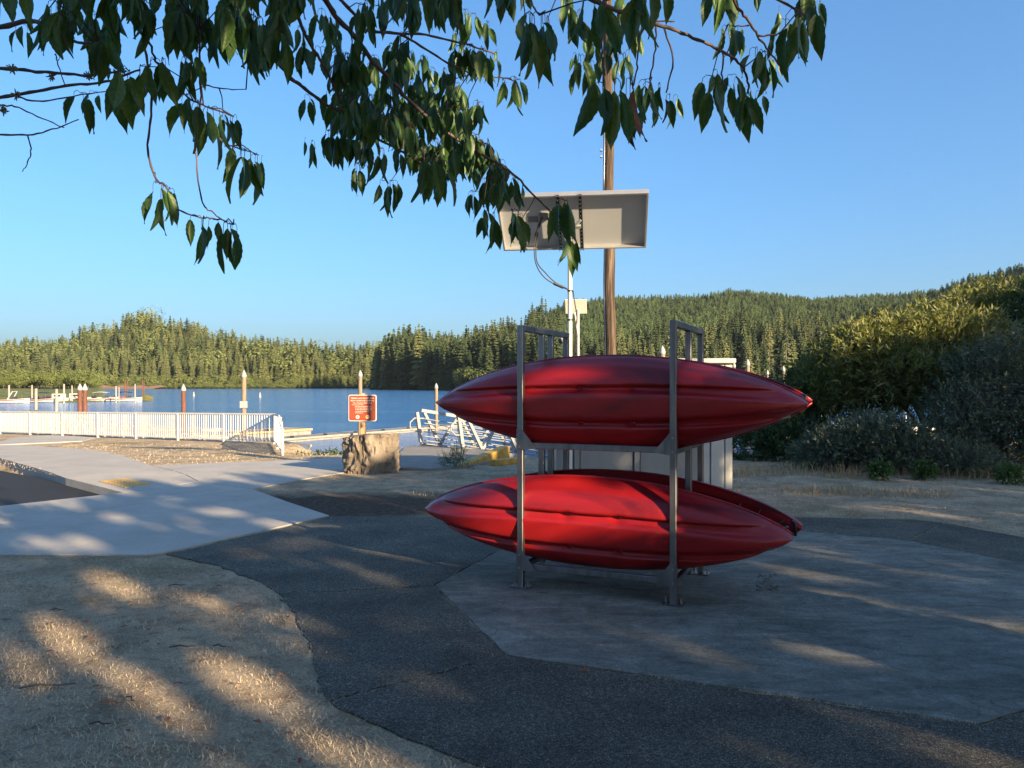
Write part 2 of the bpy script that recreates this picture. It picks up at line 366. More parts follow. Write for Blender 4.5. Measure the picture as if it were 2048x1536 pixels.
# ------------------------------------------------------------------ ground sheet
BANK = np.array([(-900, 560), (-60, 57), (-20.8, 33.2), (-8.1, 25.4), (-7.1, 24.3), (-5.3, 19.0), (-3.7, 18.9), (-3.2, 21.9), (-1.3, 20.5), (-.2, 17.6),
                 (1.2, 17.2), (4, 18.7), (7, 21), (12, 23), (30, 27), (80, 40), (400, 150), (900, 200)], float)
def bank_sd(x, y):
    x = np.asarray(x, float); y = np.asarray(y, float); best = np.full(x.shape, 1e9)
    for a, b in zip(BANK[:-1], BANK[1:]):
        d = b - a; t = np.clip(((x - a[0]) * d[0] + (y - a[1]) * d[1]) / (d @ d), 0, 1)
        best = np.minimum(best, np.hypot(x - a[0] - t * d[0], y - a[1] - t * d[1]))
    return np.where(y > np.interp(x, BANK[:, 0], BANK[:, 1]), best, -best)
def in_poly(poly, x, y):
    x = np.asarray(x); y = np.asarray(y); r = np.zeros(x.shape, bool); n = len(poly)
    for i in range(n):
        x0, y0 = poly[i][0], poly[i][1]; x1, y1 = poly[(i + 1) % n][0], poly[(i + 1) % n][1]
        c = ((y0 > y) != (y1 > y)); r ^= c & (x < (x1 - x0) * (y - y0) / ((y1 - y0) or 1e-9) + x0)
    return r
def inset(poly, d):                                    # shrink (d>0) or grow (d<0) a simple polygon
    pts = [Vector((p[0], p[1])) for p in poly]; n = len(pts)
    A = sum(pts[i].x * pts[(i+1) % n].y - pts[(i+1) % n].x * pts[i].y for i in range(n)); sg = 1 if A > 0 else -1
    out = []
    for i in range(n):
        a, b, c = pts[i-1], pts[i], pts[(i+1) % n]
        e1 = (b - a).normalized(); e2 = (c - b).normalized()
        n1 = Vector((-e1.y, e1.x)) * sg; n2 = Vector((-e2.y, e2.x)) * sg
        m = (n1 + n2); m = m.normalized() if m.length > 1e-6 else n1
        out.append(b + m * (d / max(.35, m.dot(n1))))
    return out
def clip_y(poly, keep_less):
    out = []; n = len(poly)
    for i in range(n):
        a, b = poly[i], poly[(i+1) % n]; ia = (a[1] <= CREASE) == keep_less; ib = (b[1] <= CREASE) == keep_less
        if ia: out.append(a)
        if ia != ib:
            t = (CREASE - a[1]) / (b[1] - a[1]); out.append((a[0] + t * (b[0] - a[0]), CREASE))
    return out
def roughen(poly, amp=.010, step=.07):
    out = []; n = len(poly); rr_ = random.Random(3)
    for i in range(n):
        a, b = Vector(poly[i][:2]), Vector(poly[(i+1) % n][:2]); k = max(1, int((b - a).length / step))
        for j in range(k): out.append(a.lerp(b, j / k) + Vector((rr_.gauss(0, amp), rr_.gauss(0, amp))) * (0 if j == 0 else 1))
    return out
def slab(name, poly, m, z0, z1, parent=None, kind=None, bev=.0):
    b = MB(); poly = [(p[0], p[1]) for p in poly]
    for keep in (True, False):
        q = clip_y(poly, keep)
        if len(q) >= 3: b.prism([(p[0], p[1], gz(p[1])) for p in q], z0, z1)
    o = obj(name, b, M[m], parent)
    if kind: o['kind'] = kind
    return o
tipP = G(245, 986)
PARK = [(tipP.x, tipP.y), (-7.2, 12.75), (-9.9, 15.2), (-13.5, 18.4), (-30, 31), (-30, 2), (-12, 3.5), (-6.75, 10.05)]
PARKL = inset(PARK, -.5)
gx = np.concatenate([np.linspace(-900, -70, 14), np.linspace(-60, -22, 24), np.arange(-21, 14, .35), np.linspace(14.5, 40, 40), np.linspace(45, 900, 18)])
gy = np.concatenate([np.linspace(-600, -60, 12), np.linspace(-50, -2, 30), np.arange(-1, 27, .35), np.linspace(27.5, 60, 50), np.linspace(70, 600, 12)])
X, Y = np.meshgrid(gx, gy)
land = -SLOPE * np.maximum(0, np.minimum(Y, 60) - CREASE)
sd = bank_sd(X, Y)
jit = .25 * np.sin(X * 2.1 + Y * 1.3) + .2 * np.sin(X * 4.3 - Y * 3.1)
Z = land - np.clip((sd + jit * (sd > 0)) / 1.5, 0, None) * 1.0
Z = np.maximum(Z, -5.5)
bump_ = .004 * np.sin(X * 1.9 + 1) * np.cos(Y * 2.3) + .003 * np.sin(X * 5.1 + Y * 4.2)
Z = Z + bump_ * (np.abs(Z - land) < .01) - .003
Z = np.where(in_poly(PARKL, X, Y), -.35 + land, Z)
V = np.stack([X, Y, Z], -1).reshape(-1, 3); ny, nx = X.shape
ii = np.arange(ny - 1)[:, None] * nx + np.arange(nx - 1)[None]
Fq = np.stack([ii, ii + 1, ii + 1 + nx, ii + nx], -1).reshape(-1, 4)
g = obj('ground', mesh_np('ground', V, Fq, 4, M['dry_lawn'], True), None); g['kind'] = 'structure'
lb = MB(); lb.add([(-3500, -10, WATER), (3500, -10, WATER), (3500, 4500, WATER), (-3500, 4500, WATER)], [(0, 1, 2, 3)])
lk = obj('lake_water', lb, M['lake_water']); lk['kind'] = 'structure'

# ------------------------------------------------------------------ pavings
path_root = bpy.data.objects.new('path', None); COL.objects.link(path_root); path_root['kind'] = 'structure'
def pp(*px): return [(q.x, q.y) for q in (G(*p) for p in px)]
JW = .010
jA, jB = (0, 1048), (506, 978)
near = pp((-160, 1074), (0, 1048), (200, 1019), (430, 988), (506, 979), (575, 1004), (660, 1032), (560, 1055), (450, 1079), (380, 1096), (320, 1108), (290, 1111), (0, 1111), (-160, 1111))
slab('slab', inset(near, JW), 'new_concrete', -.15, .008, path_root)
mid_ = pp((-160, 1037), (0, 1013), (245, 986), (330, 976), (395, 963), (506, 979), (430, 988), (200, 1019), (0, 1048), (-160, 1074))
slab('slab', inset(mid_, JW), 'new_concrete', -.15, .008, path_root)
ramp_ = [(tipP.x, tipP.y)] + pp((130, 957), (0, 917), (-120, 880), (-80, 872), (0, 889), (100, 894), (180, 900), (240, 910), (305, 932), (369, 949), (395, 963), (330, 976))
slab('slab', inset(ramp_, JW), 'new_concrete', -.25, .008, path_root)
far_ = pp((305, 932), (440, 926), (570, 921), (640, 917), (700, 914), (812, 896), (850, 905), (800, 925), (760, 939), (690, 946), (600, 960), (506, 979), (395, 963), (369, 949))
slab('slab', inset(far_, JW), 'new_concrete', -.15, .008, path_root)
slab('road', PARK, 'new_asphalt', -.22, -.115, kind='structure')
tact = thing('tactile_paving', 'yellow tactile paving panel set in the pale concrete path', 'tactile paving', G(250, 967))
slab('panel', pp((197, 964), (250, 958), (306, 969), (250, 977)), 'tactile_yellow', .008, .017, tact)
dm = MB(); q = [G(197, 964), G(250, 958), G(306, 969), G(250, 977)]
for i in range(9):
    for j in range(9):
        u, v = (i + .5) / 9, (j + .5) / 9
        c = q[0] * (1-u) * (1-v) + q[1] * u * (1-v) + q[2] * u * v + q[3] * (1-u) * v
        dm.tube([(c.x, c.y, c.z + .016), (c.x, c.y, c.z + .021)], [.016, .010], 6)
obj('domes', dm, M['tactile_yellow'], tact)['kind'] = 'stuff'
slab('path', pp((-60, 893), (0, 884), (30, 876), (110, 870), (190, 876), (165, 883), (80, 887)), 'new_concrete', -.08, .018, kind='structure')
# octagonal old concrete pad inside an asphalt apron
A, B, C = G(868, 1172), G(1012, 1312), G(1960, 1452); D = Vector((4.55, 4.8, 0)); E = G(1815, 1082); Fp = Vector((.75, 9.6, 0)); E2 = Vector((4.75, 6.4, 0))
PAD = [tuple(p.to_2d()) for p in (A, B, C, D, E2, E, Fp)]
pad = slab('concrete_pad', roughen(inset(PAD, .008), .004), 'old_concrete', -.1, .009, kind='structure')
# a sawn, broken-out strip in the pad
apron = bpy.data.objects.new('asphalt_apron', None); COL.objects.link(apron); apron['kind'] = 'structure'
gA, gB = G(560, 1190), G(655, 1420); gE = G(1885, 1046)
left_edge = pp((330, 1109), (430, 1130), (520, 1165), (560, 1190)), pp((595, 1240), (620, 1300), (640, 1370), (655, 1405)), pp((700, 1428), (800, 1475), (900, 1512), (1010, 1548), (1100, 1640))
p1 = [PAD[0], PAD[6], PAD[5]] + pp((1885, 1046), (1830, 1040), (1590, 1035), (1300, 1033), (1000, 1034), (850, 1035), (760, 1034), (672, 1033), (560, 1058), (450, 1082), (380, 1099)) + left_edge[0]
slab('slab', roughen(inset(p1, .006)), 'asphalt', -.1, .006, apron)
p2 = [PAD[1], PAD[0]] + pp((560, 1190)) + left_edge[1]
slab('slab', roughen(inset(p2, .006)), 'asphalt', -.1, .006, apron)
p3 = [PAD[2], PAD[1]] + pp((655, 1405)) + left_edge[2] + [(.4, 1.2), (4.0, 1.6), (5.4, 4.2), PAD[3]]
slab('slab', roughen(inset(p3, .006)), 'asphalt', -.1, .006, apron)
p4 = [PAD[5], PAD[4], PAD[3], (5.4, 4.2), (6.2, 6.2), (5.75, 7.9)] + pp((2048, 1076), (1885, 1046))
slab('slab', roughen(inset(p4, .006)), 'asphalt', -.1, .006, apron)
PAVED = [near, mid_, ramp_, far_, PAD, p1, p2, p3, p4]
# ------------------------------------------------------------------ trees of the far shores: meshes one unit tall
def conifer(seed, r=.17, wh=17, nb=7, bare=.06, ragged=.3, dead=False):
    g = np.random.default_rng(seed); v = []; f = []; mi = []
    n = 5                                                # trunk
    for j in range(n): a = 2*math.pi*j/n; v.append((.011*math.cos(a), .011*math.sin(a), 0))
    v.append((0, 0, .97))
    for j in range(n): f.append((j, (j+1) % n, n)); mi.append(0)
    for k in range(wh):
        t = (k + .5 * g.random()) / wh; z = bare + (1 - bare) * t
        rad = r * (1 - t) ** .75 * (1 - ragged * g.random()) + .012
        if t < .15: rad *= .75 + 1.6 * t
        for j in range(nb):
            if g.random() < (.5 if dead else .10): continue
            a = 2*math.pi*(j + g.random() * .8) / nb + k; rr = rad * (.65 + .5 * g.random()); w = rr * (.26 + .16 * g.random()) * (.35 if dead else 1)
            dz = -rr * (.25 + .35 * g.random()) * (1 - .8 * t); c, s = math.cos(a), math.sin(a)
            up = (1 - bare) / wh * .8
            b = len(v)
            v += [(0, 0, z + up), (c*rr*.55 - s*w, s*rr*.55 + c*w, z + dz*.55 - w*.25), (c*rr, s*rr, z + dz), (c*rr*.55 + s*w, s*rr*.55 - c*w, z + dz*.55 - w*.25), (c*rr*.6, s*rr*.6, z + up*.5 + dz*.45)]
            f += [(b, b+1, b+4), (b+1, b+2, b+4), (b+2, b+3, b+4), (b+3, b, b+4)]; mi += [1]*4
    return v, f, mi
def leafball(seed, n=1000, r=.42):
    g = np.random.default_rng(seed); v = []; f = []; mi = []
    for j in range(5): a = 2*math.pi*j/5; v.append((.02*math.cos(a), .02*math.sin(a), 0))
    v.append((0, 0, .7))
    for j in range(5): f.append((j, (j+1) % 5, 5)); mi.append(0)
    lobes = [(g.normal(0, .15), g.normal(0, .15), .35 + .5 * g.random(), .16 + .14 * g.random()) for _ in range(8)] + [(0, 0, .5, .33)]
    for i in range(n):
        L = lobes[i % 9]; d = g.normal(size=3); d /= np.linalg.norm(d); p = np.array(L[:3]) + d * L[3] * (.75 + .3 * g.random())
        if p[2] < .04: p[2] = .04 + .1 * g.random()
        u = np.cross(d, g.normal(size=3)); u /= np.linalg.norm(u); w = np.cross(d, u); s = .020 + .020 * g.random()
        b = len(v); v += [tuple(p + u*s), tuple(p + w*s*.7), tuple(p - u*s), tuple(p - w*s*.7 + d*s*.4)]; f += [(b, b+1, b+2), (b, b+2, b+3)]; mi += [1, 1]
    return v, f, mi
def tree_mesh(name, data, leaf, split=False):
    v, f, mi = data
    def mk(nm, sel, m):
        me = bpy.data.meshes.new(nm); me.from_pydata(v, [], [q for q, k in zip(f, mi) if k in sel]); me.update(); return me
    if split:
        a = mk('trunk', (0,), None); a.materials.append(M['conifer_bark']); b = mk('crown', (1,), None); b.materials.append(M[leaf]); return a, b
    me = mk(name, (0, 1), None); me.materials.append(M['conifer_bark']); me.materials.append(M[leaf])
    me.polygons.foreach_set('material_index', np.array(mi, np.int32)); return me
C_OL = [tree_mesh('conifer_tree', conifer(10+i, .135 + .02*i, 17 + i % 3, 8, .08), 'fir_olive') for i in range(5)]
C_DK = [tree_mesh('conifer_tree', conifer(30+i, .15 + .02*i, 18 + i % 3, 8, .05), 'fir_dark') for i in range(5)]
C_YG = [tree_mesh('conifer_tree', conifer(50+i, .19 + .015*i, 11, 7, .02, .22), 'fir_young') for i in range(4)]
C_DK2 = [tree_mesh('conifer_tree', conifer(70+i, .15 + .025*i, 26, 9, .05), 'fir_dark', True) for i in range(5)]
C_OL2 = [tree_mesh('conifer_tree', conifer(80+i, .14 + .025*i, 26, 9, .08), 'fir_olive', True) for i in range(5)]
C_SNAG = tree_mesh('conifer_tree', conifer(91, .10, 20, 6, .25, .5, True), 'fir_olive', True)
B_AL = [tree_mesh('broadleaf_tree', leafball(60+i), 'alder') for i in range(4)]
def instancer(name, pts, rots, scl, idx, meshes):
    src = bpy.data.collections.new(name + '_kinds')
    for i, me in enumerate(meshes):
        o = bpy.data.objects.new('kind_%02d' % i, me); src.objects.link(o)
    me = bpy.data.meshes.new(name); me.from_pydata([tuple(p) for p in pts], [], [])
    for nm, ty, dat in (('rotz', 'FLOAT_VECTOR', None), ('scl', 'FLOAT_VECTOR', None), ('idx', 'INT', idx)):
        a = me.attributes.new(nm, ty, 'POINT')
        if nm == 'rotz': a.data.foreach_set('vector', np.stack([np.zeros(len(pts)), np.zeros(len(pts)), rots], -1).astype(np.float32).ravel())
        elif nm == 'scl': a.data.foreach_set('vector', np.asarray(scl, np.float32).ravel())
        else: a.data.foreach_set('value', np.asarray(idx, np.int32))
    ng = bpy.data.node_groups.new(name, 'GeometryNodeTree')
    ng.interface.new_socket('Geometry', in_out='INPUT', socket_type='NodeSocketGeometry'); ng.interface.new_socket('Geometry', in_out='OUTPUT', socket_type='NodeSocketGeometry')
    N = ng.nodes.new; gi = N('NodeGroupInput'); go = N('NodeGroupOutput'); ip = N('GeometryNodeInstanceOnPoints'); ci = N('GeometryNodeCollectionInfo')
    ci.inputs['Collection'].default_value = src; ci.inputs['Separate Children'].default_value = True; ci.inputs['Reset Children'].default_value = True
    def attr(nm, ty):
        a = N('GeometryNodeInputNamedAttribute'); a.data_type = ty; a.inputs['Name'].default_value = nm; return a.outputs['Attribute']
    ip.inputs['Pick Instance'].default_value = True
    L = ng.links.new
    L(gi.outputs[0], ip.inputs['Points']); L(ci.outputs[0], ip.inputs['Instance']); L(attr('idx', 'INT'), ip.inputs['Instance Index'])
    L(attr('rotz', 'FLOAT_VECTOR'), ip.inputs['Rotation']); L(attr('scl', 'FLOAT_VECTOR'), ip.inputs['Scale']); L(ip.outputs[0], go.inputs[0])
    o = bpy.data.objects.new(name, me); COL.objects.link(o); o['kind'] = 'stuff'
    md = o.modifiers.new('scatter', 'NODES'); md.node_group = ng
    return o
# ------------------------------------------------------------------ hills
def vnoise(x, y, sc, seed):
    g = np.random.default_rng(seed); T = g.random((64, 64)); x = np.asarray(x) / sc + 1000; y = np.asarray(y) / sc + 1000
    xi, yi = np.floor(x).astype(int), np.floor(y).astype(int); fx, fy = x - xi, y - yi; fx = fx*fx*(3-2*fx); fy = fy*fy*(3-2*fy)
    q = lambda a, b: T[a % 64, b % 64]
    return (q(xi, yi)*(1-fx) + q(xi+1, yi)*fx)*(1-fy) + (q(xi, yi+1)*(1-fx) + q(xi+1, yi+1)*fx)*fy - .5
class Hill:                                              # a hill laid out by bearing (photo column) and distance
    def __init__(s, px, shore, ridge, top, tree, p=1.0, amp=0, seed=1, base=-2.6, beyond=1.5, bs=70):
        s.px = np.array(px, float); s.a = [np.array(k, float) for k in (shore, ridge, top, tree)]; s.p, s.amp, s.seed, s.base, s.beyond, s.bs = p, amp, seed, base, beyond, bs
    def at(s, px, f):
        sh, rd, tp, tr = (np.interp(px, s.px, k) for k in s.a)
        Y = sh + f * (rd - sh); zr = EYE - (tp + tr - 768) / F * rd
        ff = np.clip(f, 0, 1); z = s.base + (zr - s.base) * ff ** s.p
        z = np.where(f > 1, zr - (zr - s.base) * np.clip((f - 1) / (s.beyond - 1), 0, 1) ** 1.3 * .6, z)
        X = (px - 1024) / F * Y
        z = z + s.amp * vnoise(X, Y * .7, s.bs, s.seed) * 2 * np.clip(f * 1.2, 0, 1) * np.clip(1.15 - f, 0, 1)
        return X, Y, z
    def mesh(s, name, m, n=90, k=26):
        a = np.linspace(s.px[0], s.px[-1], n); f = np.linspace(-.03, s.beyond, k); A_, F_ = np.meshgrid(a, f)
        X, Y, Z = s.at(A_, F_); V = np.stack([X, Y, Z], -1).reshape(-1, 3)
        i = np.arange(k-1)[:, None]*n + np.arange(n-1)[None]; q = np.stack([i, i+1, i+1+n, i+n], -1).reshape(-1, 4)
        o = obj(name, mesh_np(name, V, q, 4, M[m], True), None); o['kind'] = 'structure'; return o
LH = Hill([-1300, 0, 50, 110, 150, 230, 290, 350, 420, 500, 560, 600, 660, 740, 790], [640]*9 + [660, 670, 680, 700, 720, 740],
          [840, 860, 880, 880, 870, 880, 880, 870, 850, 820, 790, 770, 770, 780, 790], [705, 690, 674, 686, 664, 637, 624, 638, 656, 676, 687, 691, 695, 695, 700], [42]*15, 1.05, 6, 3)
FH = Hill([700, 740, 770, 790, 820, 860, 900, 1000, 1100], [1150]*9, [1400]*9, [712, 702, 690, 673, 667, 668, 673, 688, 700], [24]*9, 1.0, 8, 5)
HD = Hill([748, 760, 790, 830, 870, 900, 948, 980, 1040, 1060, 1100, 1130, 1240, 1300, 1400, 1460, 1500, 1560, 1620, 1650, 1720, 1800, 1900],
          [525, 518, 500, 480, 462, 448, 425, 410, 380, 372, 360, 352, 338] + [332]*10,
          [545, 555, 580, 600, 600, 610, 620, 640, 690, 720, 780, 820, 900] + [920]*10,
          [745, 722, 690, 670, 690, 680, 668, 656, 650, 632, 607, 592, 589, 590, 592, 583, 586, 591, 598, 594, 583, 577, 572],
          [50, 50, 52, 54, 54, 52, 50, 46, 40, 34, 26, 20, 14] + [13]*10, 1.15, 44, 9, bs=150)
RN = Hill([1655, 1700, 1740, 1800, 1860, 1930, 2000, 2048, 2200, 2600, 3200], [330, 330, 320, 310, 300] + [280]*6, [430, 480, 520, 560, 590, 600, 600, 600, 580, 560, 540],
          [740, 700, 655, 612, 586, 557, 541, 529, 500, 470, 440], [20]*11, 1.0, 10, 12, bs=80)
LH.mesh('hill_left_shore', 'forest_floor'); FH.mesh('hill_far', 'forest_floor', 40, 12); HD.mesh('hill_headland', 'forest_floor', 120, 40); RN.mesh('hill_right', 'forest_floor', 60, 26)
def scatter(H, n, f0, f1, p0, p1, hfun, g):
    a = p0 + (p1 - p0) * g.random(n); f = f0 + (f1 - f0) * g.random(n) ** .8
    X, Y, Z = H.at(a, f); h = hfun(a, f, g); return np.stack([X, Y, Z - .3], -1), h, a, f
uu = np.linspace(555, 980, 44); ss = np.linspace(-260, 40, 26); U_, S2 = np.meshgrid(uu, ss)
Hh = np.interp(U_, [555, 572, 585, 600, 640, 690, 800, 980], [-3, 60, 112, 136, 152, 166, 182, 120]) * np.exp(-((S2 + 110) / 85) ** 2) + 7 * vnoise(U_, S2, 30, 17) - 3
i = np.arange(25)[:, None] * 44 + np.arange(43)[None]
hs = obj('hill_side', mesh_np('hill_side', np.stack([.73*U_ - .68*S2, .68*U_ + .73*S2, Hh], -1).reshape(-1, 3), np.stack([i, i+1, i+45, i+44], -1).reshape(-1, 4), 4, M['forest_floor'], True), None); hs['kind'] = 'structure'
g = np.random.default_rng(21)
pts, scl, idx = [], [], []
def put(P_, h, kinds, wide=1.0):
    pts.append(P_); w = h * wide * (.85 + .3 * g.random(len(h))); scl.append(np.stack([w, w, h], -1)); idx.append(g.choice(kinds, len(h)))
KINDS = C_OL + C_DK + C_YG + B_AL                        # 0-4, 5-9, 10-13, 14-17
iOL, iDK, iYG, iAL = list(range(5)), list(range(5, 10)), list(range(10, 14)), list(range(14, 18))
P_, h, a, f = scatter(LH, 3700, .06, 1.12, -1290, 790, lambda a, f, g: (14 + 17 * g.random(len(a)) ** 1.3), g); put(P_, h, iOL + iOL + iDK + iAL[:1], 1.4)
P_, h, a, f = scatter(LH, 430, .0, .06, -1290, 790, lambda a, f, g: (5 + 8 * g.random(len(a))), g); put(P_, h, iAL, 1.1)
P_, h, a, f = scatter(FH, 700, .2, 1.1, 700, 1100, lambda a, f, g: (19 + 10 * g.random(len(a))), g); put(P_, h, iDK, 1.2)
def hd_h(a, f, g):
    young = np.interp(a, [748, 1000, 1090, 1200, 1900], [2, 2, .8, .28, .20])
    tall = 22 + 12 * g.random(len(a)); small = 6.5 + 4.5 * g.random(len(a))
    return np.where(f < young * (.8 + .4 * g.random(len(a))), tall, small)
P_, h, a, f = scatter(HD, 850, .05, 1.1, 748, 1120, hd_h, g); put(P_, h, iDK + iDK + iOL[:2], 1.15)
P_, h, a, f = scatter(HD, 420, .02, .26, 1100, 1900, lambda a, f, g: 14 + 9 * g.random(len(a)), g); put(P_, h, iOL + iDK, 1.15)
P_, h, a, f = scatter(HD, 9000, .16, 1.1, 1090, 1900, lambda a, f, g: (6.2 + 5.5 * g.random(len(a)) ** 1.8) * (1.25 - .3*f), g); put(P_, h, iYG, 1.7)
P_, h, a, f = scatter(RN, 3600, .0, 1.1, 1655, 2300, lambda a, f, g: 6 + 5 * g.random(len(a)) ** 1.5, g); put(P_, h, iYG, 1.7)
u_ = g.uniform(575, 900, 900); s_ = g.uniform(-230, 10, 900); z_ = np.interp(u_, [555, 572, 585, 600, 640, 690, 800, 980], [-3, 60, 112, 136, 152, 166, 182, 120]) * np.exp(-((s_ + 110) / 85) ** 2) - 4
put(np.stack([.73*u_ - .68*s_, .68*u_ + .73*s_, z_], -1), 9 + 5 * g.random(900), iYG, 1.6)
pts = np.concatenate(pts); scl = np.concatenate(scl); idx = np.concatenate(idx)
fo = instancer('forest', pts, g.random(len(pts)) * 6.28, scl, idx, KINDS)
fo['label'] = 'conifer forest covering the hills across the lake'
# the trees one can tell apart stand as objects of their own
def single_tree(me, p, h, wide, label, group, cat='tree', name='conifer_tree'):
    if isinstance(me, tuple):
        r = thing(name, label, cat, p, group)
        for nm, m_ in zip(('trunk', 'crown'), me):
            c = bpy.data.objects.new(nm, m_); COL.objects.link(c); c.parent = r
    else:
        r = bpy.data.objects.new(name, me); COL.objects.link(r); r.location = p; link_props(r, label, cat, group)
    r.scale = (h * wide, h * wide, h); r.rotation_euler.z = random.random() * 6.28; return r
def row(H, n, p0, p1, f0, f1, h0, h1, meshes, label, group, wide=1.15, name='conifer_tree'):
    for i in range(n):
        a = p0 + (p1 - p0) * (i + .5 + random.uniform(-.45, .45)) / n; f = random.uniform(f0, f1); x, y, z = (float(k) for k in H.at(np.array(a), np.array(f)))
        single_tree(random.choice(meshes), (x, y, z - .3), random.uniform(h0, h1), wide * random.uniform(.85, 1.15), label, group, name=name)
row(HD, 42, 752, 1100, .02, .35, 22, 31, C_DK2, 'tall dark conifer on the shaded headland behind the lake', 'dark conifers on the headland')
row(HD, 30, 1100, 1660, .0, .14, 15, 23, C_OL2 + C_DK2, 'olive conifer at the foot of the plantation hill', 'tall conifers at the foot of the right hill')
row(LH, 95, -60, 770, .02, .09, 20, 29, C_OL2, 'sunlit conifer along the far left shore', 'sunlit conifers on the far shore')
row(LH, 26, -40, 760, -.005, .015, 7, 13, B_AL, 'pale green broadleaf tree at the far waterline', 'broadleaf trees at the far waterline', 1.1, 'broadleaf_tree')
for px, f, h, me, lab in ((948, .75, 37, C_DK2[1], 'tallest ragged conifer rising above the headland skyline'), (838, .12, 42, C_OL2[2], 'broad sunlit conifer at the middle of the dark headland'),
                          (985, .15, 36, C_OL2[3], 'wide conifer on the headland just left of the kayak rack')):
    x, y, z = (float(k) for k in HD.at(np.array(px), np.array(f))); single_tree(me, (x, y, z), h, 1.2, lab, None)
for px, f, h, lab in ((920, .0, 12, 'small round yellow-green tree at the headland waterline'), (938, .02, 17, 'taller pale green broadleaf tree by the headland waterline'), (960, .02, 16, 'grey green broadleaf tree on the headland right of two pale ones'),
                      (1012, .05, 14, 'bushy olive broadleaf tree on the headland nearest the kayak rack')):
    x, y, z = (float(k) for k in HD.at(np.array(px), np.array(f))); single_tree(random.choice(B_AL), (x, y - 6, z), h, 1.0, lab, None, name='broadleaf_tree')
for px, f, h in ((1533, .02, 27), (1566, .03, 29)):
    x, y, z = (float(k) for k in HD.at(np.array(px), np.array(f))); single_tree(C_SNAG, (x, y - 4, z), h, 1.3, 'tall bare-limbed grey conifer on the right shore', 'bare-limbed conifers')
# marshy spit on the left with shrubs
a = np.linspace(-420, 215, 60); f = np.linspace(0, 1, 14); A_, F_ = np.meshgrid(a, f)
y0 = np.interp(a, [-420, 0, 150, 215], [120, 143, 150, 165])[None] + 0*A_; y1 = np.interp(a, [-420, 100, 190, 215], [420, 420, 300, 190])[None] + 0*A_
Yq = y0 + (y1 - y0) * F_; Zq = WATER - .5 + 1.6 * np.clip(F_ * 5, 0, 1) ** .7 + 1.8 * F_ + .4 * vnoise((A_ - 1024) / F * Yq, Yq, 9, 4); Zq = np.where(A_ > 205, WATER - .4, Zq)
i = np.arange(13)[:, None]*60 + np.arange(59)[None]
ms = obj('marsh_bank', mesh_np('marsh_bank', np.stack([(A_ - 1024) / F * Yq, Yq, Zq], -1).reshape(-1, 3), np.stack([i, i+1, i+61, i+60], -1).reshape(-1, 4), 4, M['marsh_grass'], True), None); ms['kind'] = 'structure'
n = 240; ap = -300 + 500 * g.random(n); yy = np.interp(ap, [-300, 215], [330, 260]) + 60 * g.random(n)
mp = np.stack([(ap - 1024) / F * yy, yy, np.full(n, WATER + 2.2)], -1); hh = 3 + 4.5 * g.random(n)
w = instancer('undergrowth', mp, g.random(n) * 6, np.stack([hh * 1.3, hh * 1.3, hh], -1), g.integers(0, 4, n), B_AL); w['label'] = 'olive brush on the marshy spit'
n = 500; ap = -200 + 1000 * g.random(n); X_, Y_, Z_ = LH.at(ap, np.full(n, -.004)); hh = 2.0 + 3 * g.random(n)
w = instancer('undergrowth', np.stack([X_, Y_ - 3, Z_ + .2], -1), g.random(n) * 6, np.stack([hh * 2, hh * 2, hh], -1), g.integers(0, 4, n), B_AL); w['label'] = 'low green brush lining the far waterline'
rb = MB()
for k in range(24):
    px = 172 + k * 6.0; q = WP(px, 777.6); rb.add([(q.x, q.y - 14, WATER - .1), (q.x + 2.6, q.y - 14, WATER - .1), (q.x + 2.6, q.y + 14, WATER + 2.3 + math.sin(k) * .5), (q.x, q.y + 14, WATER + 2.3 + math.sin(k - 1) * .5)], [(0, 1, 2, 3)])
obj('red_bank', rb, M['red_bank'])['kind'] = 'structure'

# ------------------------------------------------------------------ thin summer haze over the lake
hz_ = MB().box((0, 850, 120), (6400, 3900, 254)); t = bpy.data.materials.new('haze'); t.use_nodes = True; t.node_tree.nodes.clear()
vo = t.node_tree.nodes.new('ShaderNodeVolumePrincipled'); ou = t.node_tree.nodes.new('ShaderNodeOutputMaterial'); vo.inputs['Color'].default_value = (.80, .88, 1.0, 1); vo.inputs['Density'].default_value = .000045; vo.inputs['Anisotropy'].default_value = .2
t.node_tree.links.new(vo.outputs[0], ou.inputs['Volume']); o = obj('haze', hz_, t); o['kind'] = 'stuff'; o['label'] = 'thin pale haze over the lake and hills'
